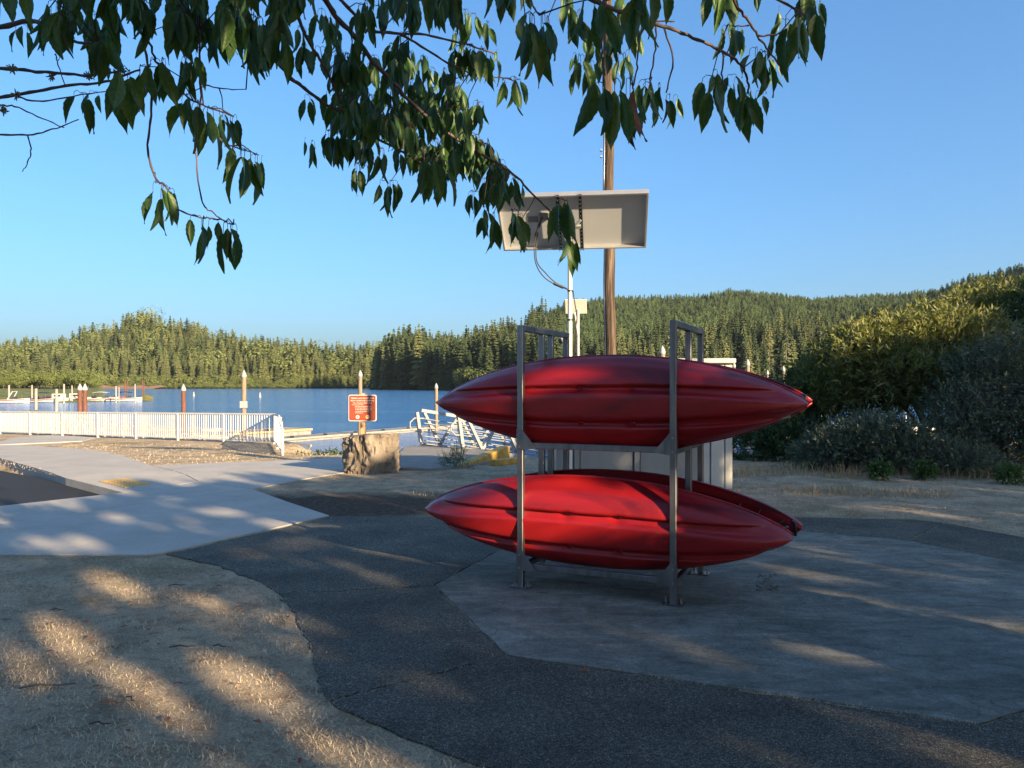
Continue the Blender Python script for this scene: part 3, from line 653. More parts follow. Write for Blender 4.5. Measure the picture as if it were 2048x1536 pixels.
# ------------------------------------------------------------------ white railing along the shore
def railing():
    c = Vector((-7.4, 24.0, gz(24))); l = Vector((-21.6, 32.5, gz(32.5))); e = G(565, 911)
    t = thing('railing', 'white metal railing with upright balusters along the shore', 'railing', c)
    wm = M['white_paint']; H = .93
    d = (l - c); L = d.length; up = Vector((0, 0, 1))
    def at(s): p = c + d * (s / L); return p
    b0 = MB(); bm_ = MB()
    obj('top_rail', MB().bar(c + up*H, l + up*H, .05, .05), wm, t); obj('bottom_rail', MB().bar(c + up*.10, l + up*.10, .04, .04), wm, t)
    npost = 8
    for i in range(npost):
        p = at(L * i / (npost - 1)); obj('post', MB().box(p + up * .44, (.06, .06, .96)), wm, t)
        obj('post_foot', MB().box(p + up * -.02, (.14, .14, .03)), wm, t)
    nb = int(L / .112); bal = None
    for i in range(1, nb):
        p = at(L * i / nb)
        if bal is None: bal = obj('baluster', MB().box(p + up * .51, (.024, .024, .80)), wm, t); p0 = p
        else: o = bal.copy(); COL.objects.link(o); o.parent = t; o.location = p - p0
    d2 = e - c; L2 = d2.length; d2.normalize()
    a1 = c + d2 * (L2 * .62)
    b = MB(); b.tube([c + up*(H-.005), a1 + up*(H - .0), a1 + d2*.35 + up*(H-.12), e + up*.62, e + up*.02], .028, 8); obj('end_rail', b, wm, t)
    obj('bottom_rail', MB().bar(c + up*.10 + d2*.04, e + up*.10, .04, .04), wm, t)
    n2 = int(L2 / .115)
    for i in range(1, n2):
        p = c + d2 * (L2 * i / n2); hh = .80 if L2 * i / n2 < L2 * .62 else .80 - .35 * ((i / n2 - .62) / .38)
        o = bpy.data.objects.new('baluster', bal.data); COL.objects.link(o); o.parent = t; o.location = p - p0
        o.scale.z = 1.0
    for s in (.5, .985): p = c + d2 * L2 * s; obj('post', MB().box(p + up * .30, (.06, .06, .68)), wm, t)
railing()
# ------------------------------------------------------------------ gangways, docks, floats
def gangway(label, a, axis, length, drop, width, H=1.0, bays=8, hoops=True, group=None):
    a = Vector(a); ax = Vector((axis[0], axis[1], 0)).normalized(); sd_ = Vector((ax.y, -ax.x, 0)); up = Vector((0, 0, 1))
    t = thing('gangway', label, 'gangway', a, group); m = M['aluminium']; wm = M['white_paint']
    def pt(s, o, h): return a + ax * (s * length) + sd_ * o + up * (h - drop * s)
    obj('deck', MB().bar(pt(0, 0, .03), pt(1, 0, .03), width - .12, .05), M['grey_dock'], t)
    for o in (-width / 2, width / 2):
        wm = M['lamp_grey']; obj('top_chord', MB().bar(pt(0, o, H), pt(1, o, H), .09, .09), wm, t); obj('bottom_chord', MB().bar(pt(0, o, .04), pt(1, o, .04), .09, .12), wm, t)
        obj('end_post', MB().bar(pt(0, o, .1), pt(0, o, H - .05) - ax * .14, .09, .09), wm, t)
        for k in range(bays):
            s0, s1, sm = k / bays, (k + 1) / bays, (k + .5) / bays
            obj('diagonal', MB().bar(pt(s0 + .012, o, H - .05), pt(sm, o, .1), .07, .08), wm, t); obj('diagonal', MB().bar(pt(sm, o, .1), pt(s1 - .004, o, H - .05), .07, .08), wm, t)
        for k in range(6): obj('rail', MB().tube([pt(.005, o * .9, .16 + .125 * k), pt(1, o * .9, .16 + .125 * k)], .013, 6), wm, t)
        if hoops:
            q = pt(0, o, .78); obj('handrail_hoop', MB().tube([q + ax*.1, q - ax*.22 + up*.02, q - ax*.36 - up*.1, q - ax*.36 - up*.24, q - ax*.22 - up*.36, q + ax*.02 - up*.36], .022, 8), wm, t)
    return t
e1, e2 = G(842, 894), G(925, 901); mid = (e1 + e2) / 2; mid.z = gz(mid.y) + .02
v = e2 - e1
gangway('aluminium gangway with ladder-like rails sloping down from the concrete landing', mid, (-v.y, v.x), 9.0, 1.45, v.length, 1.02, 7)
gangway('long white gangway running down behind the shore railing', (-25.5, 39.5, -.75), (17.5, -10.8), 20.5, 1.0, 1.5, 1.0, 14, False)
land = thing('landing', 'sloped concrete landing with a painted edge at the gangway', 'landing', G(900, 925))
lp = [G(812, 896), G(842, 893), G(930, 900), G(1018, 905), G(1018, 920), G(938, 935), G(860, 942), G(770, 939)]
b = MB(); b.prism([(p.x, p.y, gz(p.y)) for p in lp], -.6, .045); obj('slab', b, M['ramp_concrete'], land)
ka, kb_ = G(1018, 918), G(928, 936); kd = (kb_ - ka)
b = MB(); hz = Vector((0, 0, 1))
w_ = Vector((-kd.y, kd.x, 0)).normalized() * .22
k0, k1 = ka + Vector((.02, -.02, 0)), kb_
b.add([k0 - hz*.3, k1 - hz*.3, k1 + w_ * -1 - hz*.3, k0 + w_ * -1 - hz*.3, k0 + hz*.30, k1 + hz*.06, k1 - w_ + hz*.06, k0 - w_ + hz*.30], [(0,1,2,3), (7,6,5,4), (0,4,5,1), (1,5,6,2), (2,6,7,3), (3,7,4,0)])
bevel(obj('kerb', b, M['yellow_paint'], land), .015)
b = MB(); b.bar(G(985, 932) + hz*.06, G(1034, 926) + hz*.06, .16, .12); link_props(bevel(obj('timber', b, M['yellow_paint'], None, loc=G(1010, 929)), .01), 'weathered yellow painted timber lying beyond the landing kerb', 'timber')
# posts the landing stands on are hidden; floats on the lake
def dock(label, a, b_, w, h, top, side, cat='dock'):
    a, b_ = Vector(a), Vector(b_); t = thing('dock', label, cat, a); up = Vector((0, 0, 1)); d = (b_ - a).normalized(); s = Vector((d.y, -d.x, 0))
    obj('deck', MB().bar(a + up*(h - .04), b_ + up*(h - .04), w, .08), M[top], t)
    obj('float', MB().bar(a + up*(h/2 - .3), b_ + up*(h/2 - .3), w - .2, h + .45), M['grey_dock'], t)
    for sg in (-1, 1): obj('edge_board', MB().bar(a + s*sg*(w/2 + .03) + up*(h - .06), b_ + s*sg*(w/2 + .03) + up*(h - .06), .06, .13), M[side], t)
    n = int((b_ - a).length / 3)
    for k in range(n): obj('cleat', MB().box(a + d * (1 + k * 3) + s * (w / 2 - .15) + up * (h + .06), (.22, .22, .14)), M['black_rubber'], t)
    return t
dock('long grey floating breakwater with pale side boards behind the brown sign', WP(545, 885.5), WP(900, 856), 1.7, .28, 'grey_dock', 'pale_float')
dock('floating dock edged with fresh orange timber beyond the railing corner', WP(330, 888) , WP(600, 869), 2.6, .5, 'dock_wood', 'fresh_timber')
dock('timber boarding float behind the left part of the railing', WP(20, 860), WP(420, 872), 2.6, .5, 'dock_wood', 'dock_wood')
dock('marina float with small boats moored along it', WP(-60, 799), WP(262, 795.5), 1.6, .25, 'grey_dock', 'grey_dock')
dock('floating dock behind the grey cabinet seen under the kayaks', (1.0, 26, WATER), (11, 29, WATER), 2.4, .9, 'grey_dock', 'grey_dock')
dock('pale floating dock glimpsed through the shrubs', (17, 41, WATER), (33, 47, WATER), 2.4, .5, 'pale_float', 'pale_float')
# ------------------------------------------------------------------ pilings
def piling(px, ytop, wpx, Y, m, label, group, cap=True, sign=False):
    r = wpx / F * Y / 2; top = P(px, ytop, Y); base = Vector((top.x, top.y, -5.2)); t = thing('piling', label, 'piling', (top.x, top.y, WATER), group)
    ch = 2.4 * r if cap else 0; lean = random.uniform(-.01, .01)
    n = 9; pts = [base.lerp(top - Vector((0, 0, ch)), i / n) + Vector((lean * (i / n - 1) * 4, 0, 0)) for i in range(n + 1)]
    obj('shaft', MB().tube(pts, [r * (1.06 - .06 * i / n) for i in range(n + 1)], 12), M[m], t, True, sharp=50)
    if cap:
        q = top - Vector((0, 0, ch)); obj('cap', MB().tube([q - Vector((0, 0, r * .7)), q, q + Vector((0, 0, ch * .35)), top], [r * 1.14, r * 1.14, r * .9, r * .06], 12), M['cap_white'], t, True, sharp=40)
    if sign:
        c = P(489, 809, Y) - Vector((0, r + .05, 0)); s_ = obj('notice_plate', MB().box(c, (.50, .03, .44)), M['cap_white'], t); bevel(s_, .02)
    return t
for px, yt, w, Y, m, lab in ((488, 740, 9, 50, 'timber_pile', 'tall brown timber piling carrying a white notice plate'), (367, 768, 8.5, 52, 'rust_steel', 'single rusty steel piling with white cone cap behind the railing'),
        (160, 767, 8.5, 46, 'rust_steel', 'left one of two rusty steel pilings standing close together'), (170, 767, 8.5, 47.5, 'rust_steel', 'right one of two rusty steel pilings standing close together'),
        (720.5, 740, 8, 54, 'timber_pile', 'timber piling standing right behind the brown sign'), (872.5, 766, 6.5, 62, 'timber_pile', 'slim timber piling between the sign and the kayak tips')):
    piling(px, yt, w, Y, m, lab, None, True, px == 488)
for px, yt, w, Y, lab in ((72, 777, 5.5, 62, 'pale piling rising behind the railing near the left edge'), (113, 778, 5.5, 64, 'pale piling left of the two rusty steel pilings')):
    piling(px, yt, w, Y, 'pale_float', lab, None, False)
for px, yt, w in ((18, 770, 3.6), (64, 770, 3.0), (128, 768, 3.6), (144, 771, 2.6), (232, 772, 3.0), (238, 774, 2.0), (270, 768, 2.6)):
    piling(px, yt, w, 155 + random.uniform(-8, 8), 'pale_float', 'pale mooring piling among the small boats of the marina', 'pale marina pilings', False)
for px, yt, w in ((250, 760, 1.8), (255, 761, 1.8), (285, 760, 1.8), (288, 762, 1.8)):
    piling(px, yt, w, 210, 'rust_steel', 'thin rusty piling beyond the marina boats', 'thin rusty pilings', False)
for px, yt, w, Y, lab in ((1325, 691, 10.5, 55, 'thick cone-capped piling left of the right rack post'), (1468, 724, 6, 60, 'short capped piling beside the roof of the grey cabinet'), (1495.5, 718, 8, 62, 'capped piling above the right half of the upper kayaks'),
        (1535, 740, 5.5, 72, 'small far capped piling above the kayak stern'), (1567, 732, 6.5, 66, 'capped piling nearest the stern tips and shrubs')):
    piling(px, yt, w, Y, 'timber_pile', lab, None)
# ------------------------------------------------------------------ small boats and buoys
def boat(px, py, L, hd, hull, label, top=None, trim=None, outboard=True):
    c = WP(px, py); t = thing('motor_boat', label, 'boat', c); ca, sa = math.cos(hd), math.sin(hd)
    def T(x, y, z): return (c.x + x*ca - y*sa, c.y + x*sa + y*ca, c.z + z)
    n = 10; L *= 1.15; b = MB(); vs = []; B = L * .17
    for i in range(n + 1):
        s = i / n; x = (s - .5) * L; w = B * (1 - max(0, (s - .45) / .55) ** 2.2) * (.94 if s == 0 else 1) + .01; h = .62 + .35 * s ** 2; ke = -.25 + .3 * max(0, s - .7) ** 1.2 * 2
        vs += [T(x, -w, h), T(x, -w * .85, .1 + .3 * max(0, s - .7)), T(x, 0, ke), T(x, w * .85, .1 + .3 * max(0, s - .7)), T(x, w, h), T(x, w * .8, h - .02), T(x, w * .76, .25), T(x, -w * .76, .25), T(x, -w * .8, h - .02)]
    k = 9; fs = [(i*k + j, i*k + (j+1) % k, (i+1)*k + (j+1) % k, (i+1)*k + j) for i in range(n) for j in range(k)] + [tuple(range(k))]
    b.add(vs, fs); obj('hull', b, M[hull], t, sharp=35)
    if trim: 
        for sg in (-1, 1): obj('stripe', MB().tube([T((i/n-.5)*L, sg*(B*(1 - max(0, (i/n-.45)/.55)**2.2) + .025), .48 + .3*(i/n)**2) for i in range(n)], .07, 6), M[trim], t)
    ws = MB(); ws.add([T(.08*L, -B*.8, .7), T(.2*L, -B*.5, .72), T(.2*L, B*.5, .72), T(.08*L, B*.8, .7), T(.02*L, -B*.75, 1.2), T(.12*L, -B*.45, 1.25), T(.12*L, B*.45, 1.25), T(.02*L, B*.75, 1.2)], [(0,1,5,4), (1,2,6,5), (2,3,7,6)])
    obj('windshield', ws, M['boat_dark'], t)
    obj('seat', MB().box(T(-.15*L, 0, .45), (L*.2, B*1.1, .4), Matrix.Rotation(hd, 3, 'Z')), M['boat_tan'], t)
    if outboard: obj('outboard_motor', MB().tube([T(-.53*L, 0, -.3), T(-.53*L, 0, .6), T(-.53*L, 0, .7), T(-.52*L, 0, 1.15), T(-.51*L, 0, 1.2)], [.08, .1, .2, .18, .05], 8), M['boat_dark'], t)
    if top in ('bimini', 'ttop'):
        z = 1.9; m = M['boat_dark' if top == 'bimini' else 'boat_white']
        cb = MB(); N = 6
        for i in range(N + 1):
            x = (-.22 + .42 * i / N) * L; zz = z + .18 * math.sin(math.pi * i / N)
            cb.v += [T(x, -B*.85, zz), T(x, 0, zz + .1), T(x, B*.85, zz), T(x, B*.85, zz - .05), T(x, 0, zz + .04), T(x, -B*.85, zz - .05)]
        cb.f += [(i*6+j, i*6+(j+1) % 6, (i+1)*6+(j+1) % 6, (i+1)*6+j) for i in range(N) for j in range(6)] + [tuple(range(6)), tuple(range(N*6+5, N*6-1, -1))]
        obj('canopy', cb, m, t)
        for sx in (-.2, .18):
            for sy in (-1, 1): obj('canopy_pole', MB().tube([T(sx*L, sy*B*.8, .6), T(sx*L, sy*B*.8, z)], .025, 6), M['aluminium'], t)
    if top == 'tower': obj('tower', MB().tube([T(.0, -B*.8, .7), T(.12*L, -B*.7, 2.3), T(.12*L, B*.7, 2.3), T(0, B*.8, .7)], .09, 6), M['boat_white'], t)
    if top == 'cabin':
        cb = MB(); cb.prism([T(x*L, y*B, 0)[:2] for x, y in ((-.1, -.75), (.22, -.6), (.3, 0), (.22, .6), (-.1, .75))], c.z + .6, c.z + 1.75); bevel(obj('cabin', cb, M['boat_white'], t), .06)
        obj('cabin_window', MB().box(T(.06*L, -B*.72, 1.35), (L*.2, .1, .4), Matrix.Rotation(hd, 3, 'Z')), M['boat_dark'], t)
    if top == 'tarp':
        cb = MB(); cb.tube([T((i/8-.5)*L*.98, 0, .62 + .28*math.sin(math.pi*i/8)) for i in range(9)], [max(.08, B*.98*(1 - abs(i/8-.45)**2*2.6)) for i in range(9)], 10); obj('tarp', cb, M['tarp_olive'], t, True)
    return t
boat(20, 806, 6.5, .1, 'boat_white', 'white speedboat with red stripe and wakeboard tower at the left edge', 'tower', 'boat_red')
boat(58, 804, 5.5, .5, 'boat_dark', 'dark hulled boat moored beside the first marina pilings', 'bimini')
boat(88, 805, 6, -.2, 'boat_white', 'white boat with dark folding canopy in the marina', 'bimini', 'boat_red')
boat(112, 804, 5.5, .3, 'boat_white', 'white cabin boat moored between two pale pilings', 'cabin')
boat(148, 803, 6, .2, 'boat_white', 'white cabin boat with red stripe just left of the rusty pilings', 'cabin', 'boat_red')
boat(183, 803, 4.5, 1.0, 'boat_white', 'small open white boat just right of the rusty pilings')
boat(203, 803, 6, .15, 'boat_white', 'white boat with a hard white top in the marina', 'ttop', 'boat_red')
boat(222, 802, 5.5, .1, 'boat_red', 'red hulled open boat beside a pale piling')
boat(250, 803, 6.2, .1, 'boat_white', 'white boat under a dark canopy at the end of the marina', 'bimini', 'boat_dark')
boat(291, 802, 3.0, .0, 'tarp_olive', 'small boat covered with an olive tarp lying apart from the rest', 'tarp', None, False)
hb = thing('pontoon_boat', 'white boat with a long red canopy hidden behind the shrubs', 'boat', (21.5, 46.5, WATER))
for s_ in (-1, 1): obj('float', MB().tube([(17.3, 46.5 + s_, WATER + .1), (17.9, 46.5 + s_, WATER + .2), (25, 46.5 + s_, WATER + .2), (25.6, 46.5 + s_, WATER + .4)], [.1, .38, .38, .1], 10), M['boat_tan'], hb, True)
bevel(obj('hull', MB().box((21.3, 46.5, WATER + .95), (7.6, 2.5, .9)), M['boat_white'], hb), .05); bevel(obj('canopy', MB().box((21.3, 46.5, WATER + 3.0), (6.6, 2.6, .22)), M['boat_red'], hb), .08)
for x_ in (18.3, 24.3):
    for s_ in (-1, 1): obj('canopy_pole', MB().tube([(x_, 46.5 + s_, WATER + 1.4), (x_, 46.5 + s_, WATER + 3)], .04, 6), M['aluminium'], hb)
for px, py, lab in ((387.5, 792, 'white spar buoy left of the notice piling'), (520, 794, 'white spar buoy right of the notice piling')):
    c = WP(px, py); t = thing('buoy', lab, 'buoy', c); obj('body', MB().tube([c - Vector((0,0,.3)), c + Vector((0,0,.55)), c + Vector((0,0,.62)), c + Vector((0,0,1.25)), c + Vector((0,0,1.35))], [.34, .34, .2, .16, .05], 10), M['cap_white'], t, True, sharp=40)
    obj('band', MB().tube([c + Vector((0,0,.85)), c + Vector((0,0,.97))], .2, 10), M['orange_plastic'], t)
c = G(132, 871); t = thing('traffic_cone', 'small orange traffic cone in front of the railing', 'traffic cone', c)
obj('base', MB().box(c + Vector((0, 0, .02)), (.34, .34, .04)), M['orange_plastic'], t); obj('cone', MB().tube([c + Vector((0,0,.04)), c + Vector((0,0,.66)), c + Vector((0,0,.70))], [.13, .035, .02], 12), M['orange_plastic'], t, True, sharp=40)
# ------------------------------------------------------------------ brown notice sign
YS = 15.0; sg0 = P(725, 816, YS); t = thing('park_sign', 'brown park notice with cream lettering on a square wooden post', 'sign', (sg0.x, YS, gz(YS)))
bevel(obj('post', MB().box((sg0.x, YS + .07, gz(YS) + .72), (.10, .10, 1.46)), M['post_wood'], t), .008)
ang = R(-7); mz = Matrix.Rotation(ang, 3, 'Z')
def rrect(w, h, r, n=5):
    return [(sx*(w/2 - r) + r*math.cos(a0 + k*math.pi/2/n), sz*(h/2 - r) + r*math.sin(a0 + k*math.pi/2/n)) for sx, sz, a0 in ((1,1,0), (-1,1,math.pi/2), (-1,-1,math.pi), (1,-1,1.5*math.pi)) for k in range(n+1)]
def plate(w, h, r, y0, y1, cx=0, cz=0):
    b = MB(); q = rrect(w, h, r); n = len(q); fr = [sg0 + mz @ Vector((x + cx, y0, z + cz)) for x, z in q]; bk = [sg0 + mz @ Vector((x + cx, y1, z + cz)) for x, z in q]
    return b.add(fr + bk, [tuple(range(n-1, -1, -1)), tuple(range(n, 2*n))] + [(i, (i+1) % n, (i+1) % n + n, i+n) for i in range(n)])
obj('border', plate(.560, .515, .035, -.004, .008), M['white_paint'], t); pnl = obj('panel', plate(.530, .485, .028, -.008, -.005), M['sign_brown'], t)
for i, (txt, sz, x, z) in enumerate((('TENMILE LAKE COUNTY PARK', .034, 0, .190), ('BOAT LAUNCH & CAMPING', .037, 0, .142), ('Hours of Operation: Dawn to Dusk', .026, 0, .098), ('For emergency assistance dial 911', .017, -.09, .062),
        ('Please observe all posted park rules and fees', .0175, .015, .032), ('No overnight parking. All pets must be leashed', .0175, .02, .000), ('Day use fee required. Camp in designated sites', .0175, .02, -.032), ('Keep this shoreline clean and pack out litter', .0165, .01, -.064), ('Thank you, the park staff', .016, -.07, -.095))):
    cu = bpy.data.curves.new('lettering', 'FONT'); cu.body = txt; cu.size = sz; cu.align_x = 'CENTER'; cu.align_y = 'CENTER'; cu.extrude = .0004; cu.resolution_u = 2; cu.offset = .0006
    o0 = bpy.data.objects.new('lettering', cu); COL.objects.link(o0); me = bpy.data.meshes.new_from_object(o0.evaluated_get(bpy.context.evaluated_depsgraph_get())); bpy.data.objects.remove(o0); me.materials.clear(); me.materials.append(M['sign_cream']); o = bpy.data.objects.new('lettering', me); COL.objects.link(o); o.parent = t
    o.location = sg0 + mz @ Vector((x, -.0095, z)) - wloc(t); o.rotation_euler = (R(90), 0, ang)
def disc(r, cx, cz, y, m, squash=1.0, wob=0):
    b = MB(); n = 20; q = [sg0 + mz @ Vector((cx + r*(1 + wob*math.sin(3*k))*math.cos(2*math.pi*k/n)*squash, y, cz + r*(1 + wob*math.cos(2*k))*math.sin(2*math.pi*k/n))) for k in range(n)]
    return b.add(q + [p + mz @ Vector((0, .002, 0)) for p in q], [tuple(range(n-1, -1, -1))] + [(k, (k+1) % n, (k+1) % n + n, k+n) for k in range(n)])
obj('round_logo', disc(.038, -.095, -.175, -.011, 0), M['white_paint'], t); obj('logo_centre', disc(.014, -.095, -.175, -.014, 0), M['sign_green'], t)
obj('yellow_emblem', disc(.040, .105, -.175, -.011, 0, .95, .10), M['sign_yellow'], t); obj('emblem_mark', disc(.010, .095, -.165, -.014, 0), M['sign_brown'], t)
# ------------------------------------------------------------------ stump
c = G(741, 943); t = thing('tree_stump', 'massive weathered tree stump with furrowed bark beside the path', 'stump', c)
n, k = 128, 46; vs = []; fs = []; H = .70
for j in range(k + 1):
    z = H * j / k
    for i in range(n):
        a = 2*math.pi*i/n; r = .475 * (1 + .045*math.cos(2*a + .6) + .03*math.cos(5*a)) * (1.0 + .02*(1 - j/k)**2 + .03 * j / k)
        nx_, nz_ = a * 3.2, z
        fur = abs(float(vnoise(a*4.0 + .45*math.sin(z*7 + a*2) + 40, z*.7 + 3, .85, 31))) * 2
        cr = max(0, 1 - fur * 5.5)
        big = float(vnoise(a*2.2 + 9, z*2.6, .9, 33)); fine_ = float(vnoise(a*14 + 20, z*11, .9, 35)); pl = float(vnoise(a*4 + 60, z*7 + 11, .8, 36))
        r += -.045*cr + .07*big + .05*fine_ + (.03 if pl > .10 else 0)
        top = .05*math.sin(a*1.0 + 2.4) + .03*float(vnoise(a*3 + 70, 1, .7, 37)) - .12*max(0, math.cos(a - 2.75))**6
        vs.append((c.x + r*math.cos(a), c.y + r*math.sin(a), c.z - .04 + z + top*(j/k)**3))
for j in range(k):
    for i in range(n): fs.append((j*n+i, j*n+(i+1) % n, (j+1)*n+(i+1) % n, (j+1)*n+i))
b0 = k*n; rings = 7
for q in range(1, rings + 1):
    s = 1 - q/rings
    for i in range(n):
        p = vs[b0 + i]; vs.append((c.x + (p[0]-c.x)*s, c.y + (p[1]-c.y)*s, c.z + H*.985 + (p[2]-c.z-H)*s*s + .02*float(vnoise(i*.2*s + q, q*.8, .8, 38))))
    o0 = b0 + (q-1)*n; o1 = b0 + q*n
    fs += [(o0+i, o0+(i+1) % n, o1+(i+1) % n, o1+i) for i in range(n)]
b = MB(); b.add(vs, fs); obj('trunk', b, M['stump_wood'], t, sharp=60)
for a in ():
    p = c + Vector((.47*math.cos(a), .47*math.sin(a), .12)); q = c + Vector((.80*math.cos(a), .72*math.sin(a), -.06))
    obj('root', MB().tube([p, p.lerp(q, .5) + Vector((0, 0, -.02)), q], [.12, .07, .02], 9), M['stump_wood'], t, True)
# ------------------------------------------------------------------ kayak rack
WD = Vector((.913, -.407, 0)); DD = Vector((.44, .898, 0))
FL, FR = G(1042, 1176), G(1347, 1211); FL.z = FR.z = .011
rk = thing('kayak_rack', 'two-tier grey steel rack bolted to the concrete and holding four kayaks', 'rack', FL)
RH, PW = 2.05, .048; st = M['rack_steel']; up = Vector((0, 0, 1)); wd = (FR - FL).normalized(); dd = Vector((-wd.y, wd.x, 0)); dd = (DD + dd).normalized(); DEP = .99
def rbar(nm, a, b_, w=PW, h=PW, u=(0,0,1)):
    bb = MB(); bb.bar(a, b_, w, h, u); return bevel(obj(nm, bb, st, rk), .004)
for base, mids in ((FL, (.43, .63)), (FR, (.52,))):
    bk = base + dd * DEP
    rbar('post', base, base + up*RH, PW, PW, wd); rbar('post', bk, bk + up*(RH - PW), PW, PW, wd)
    for s in mids: p = base + dd*DEP*s; rbar('middle_post', p + up*.10, p + up*(RH - PW), PW, PW, wd)
    rbar('top_bar', base + dd*(PW/2) + up*(RH - PW/2), bk + dd*(PW/2) + up*(RH - PW/2))
    for z in (.165, 1.11): rbar('arm', base + dd*(PW/2) + up*(z - .012), bk - dd*(PW/2) + up*(z - .012), .04, .04)
    for p in (base, bk):
        obj('base_plate', MB().box(p + up*.004, (.15, .11, .008), Matrix((wd, dd, up)).transposed()), st, rk)
        for s in (-.055, .055): obj('anchor_bolt', MB().tube([p + wd*s + up*.008, p + wd*s + up*.045], .008, 6), M['galvanised'], rk)
for z in (.165, 1.11):
    for off in (0, DEP):
        a, b_ = FL + dd*off, FR + dd*off; rbar('beam', a + wd*(PW/2) + up*z, b_ - wd*(PW/2) + up*z, .036, .045)
        fo_ = -dd * (PW/2 + .003) if off == 0 else dd * (PW/2 + .003)
        for p, sg_ in ((a, 1), (b_, -1)):
            q = p + fo_ - wd*sg_*PW*.5; tri = [q + up*(z - .035), q + wd*sg_*.045 + up*(z - .035), q + wd*sg_*.165 + up*(z - .02), q + wd*sg_*.045 + up*(z + .125), q + up*(z + .125)]
            th = fo_.normalized() * .005; bb = MB(); bb.add(tri + [k_ + th for k_ in tri], [(4,3,2,1,0), (5,6,7,8,9)] + [(i, (i+1) % 5, (i+1) % 5 + 5, i + 5) for i in range(5)]); obj('gusset', bb, st, rk)
            for zz in (-.01, .09): obj('bolt', MB().tube([q + wd*sg_*.022 + up*(z + zz), q + wd*sg_*.022 + up*(z + zz) + th*2.2], .009, 8), M['galvanised'], rk)
# ------------------------------------------------------------------ kayaks
KL = 3.0
def kb(t): return .368 * max(0.0, 1 - abs(t) ** 2.1) ** .80 + .001
def ksheer(t): return .05 * abs(t) ** 2.5
def kkeel(t): return -.265 + .235 * abs(t) ** 4.2
def smooth(a, b_, x): x = min(1, max(0, (x - a) / (b_ - a))); return x*x*(3 - 2*x)
def hull_z(t, s):
    g_ = max(0.0, 1 - abs(s) ** 3.0) ** .62
    ch = 1 - .10 * smooth(.80, .90, abs(s)) * (1 - smooth(.93, 1, abs(s)))
    z = ksheer(t) + (kkeel(t) - ksheer(t)) * g_ * ch
    b_ = kb(t); y = s * b_
    gc = .130 * (1 - .62 * abs(t) ** 2.2); d = abs(abs(y) - gc); gw = .026 + .016 * abs(t)
    gv = .042 * (1 - smooth(gw * .45, gw * 1.25, d)) * (1 - smooth(.84, .98, abs(t)))
    gv -= .014 * (1 - smooth(gc - .06, gc + .03, abs(y))) * (1 - abs(t) ** 4)
    fin = -.022 * math.exp(-(y / .075) ** 2) * (smooth(.45, .9, abs(t)) * (1 - smooth(.93, 1.0, abs(t))))
    for tx in (-.08, .19):
        gv += .020 * math.exp(-((t - tx) * KL / 2 / .032) ** 2 - ((abs(y) - gc) / .036) ** 2)
    return z + gv + fin
def deck_z(t, s):
    z = ksheer(t) + .035 * (1 - s * s) * (1 - .4*abs(t)) + .006
    cw = smooth(.62, .48, abs(t + .02)); cs = smooth(.74, .60, abs(s)); z -= .15 * cw * cs
    fw = smooth(.80, .72, t) * smooth(.30, .38, t) * smooth(.62, .5, abs(s)); z -= .03 * fw
    return z
def kayak_meshes():
    nt_, ns = 120, 64; out = []
    for fn in (hull_z, deck_z):
        vs, fs = [], []
        for i in range(nt_ + 1):
            u = i / nt_ * 2 - 1; t_ = math.copysign(1 - (1 - abs(u)) ** 1.35, u); t_ = max(-.9995, min(.9995, t_))
            for j in range(ns + 1):
                w = j / ns * 2 - 1; s = math.sin(w * math.pi / 2) * .55 + w * .45
                vs.append((t_ * KL / 2, s * kb(t_), fn(t_, s)))
        for i in range(nt_):
            for j in range(ns):
                a = i*(ns+1) + j; q = (a, a+1, a+ns+2, a+ns+1); fs.append(q if fn is deck_z else q[::-1])
        out.append((vs, fs))
    return out
(kh_v, kh_f), (kd_v, kd_f) = kayak_meshes()
hull_me = mesh_np('hull', kh_v, kh_f, 4, M['kayak_red'], True); deck_me = mesh_np('deck', kd_v, kd_f, 4, M['kayak_red'], True)
def mbm(nm, b, m, sm=False): return mesh_mb(nm, b, M[m], sm)
rim_b = MB(); rim_b.tube([((-1 + 2*i/60)*.998*KL/2, kb((-1 + 2*i/60)*.998) , ksheer((-1 + 2*i/60)) + .004) for i in range(61)], .010, 8); rim_b.tube([((-1 + 2*i/60)*.998*KL/2, -kb((-1 + 2*i/60)*.998), ksheer((-1 + 2*i/60)) + .004) for i in range(61)], .010, 8)
rim_me = mbm('rim', rim_b, 'kayak_red', True)
hnd = MB(); hnd.tube([(0, -.05, 0), (.02, -.045, .035), (.02, .045, .035), (0, .05, 0)], .014, 8); hnd_me = mbm('carry_handle', hnd, 'black_plastic', True)
bun = []
for sx in (-.92, -.80, -.70):
    b = MB(); x0 = sx*KL/2; x1 = (sx + .11)*KL/2; b.tube([(x0, -kb(sx)*.75, deck_z(sx, .75) + .01), ((x0+x1)/2, 0, deck_z(sx + .05, 0) + .03), (x1, kb(sx + .11)*.7, deck_z(sx + .11, .7) + .01)], .006, 6); bun.append(mbm('bungee_cord', b, 'black_rubber', True))
plg = MB(); plg.tube([(0, 0, -.012), (0, 0, .010)], [.022, .026], 12); plg_me = mbm('scupper_ring', plg, 'kayak_red', True)
stk = MB(); stk.box((0, 0, 0), (.13, .010, .022)); stk_me = mbm('decal', stk, 'white_paint')
seat_b = MB()
for i in range(9):
    y = (i / 8 - .5) * .40; seat_b.v += [(-.30, y, -.03 - .05 + .10*(abs(y)/.2)**2), (.12, y, -.085 + .04*(abs(y)/.2)**2), (-.40, y*.92, .17)]
for i in range(8): seat_b.f += [(i*3, i*3+1, i*3+4, i*3+3), (i*3+2, i*3, i*3+3, i*3+5)]
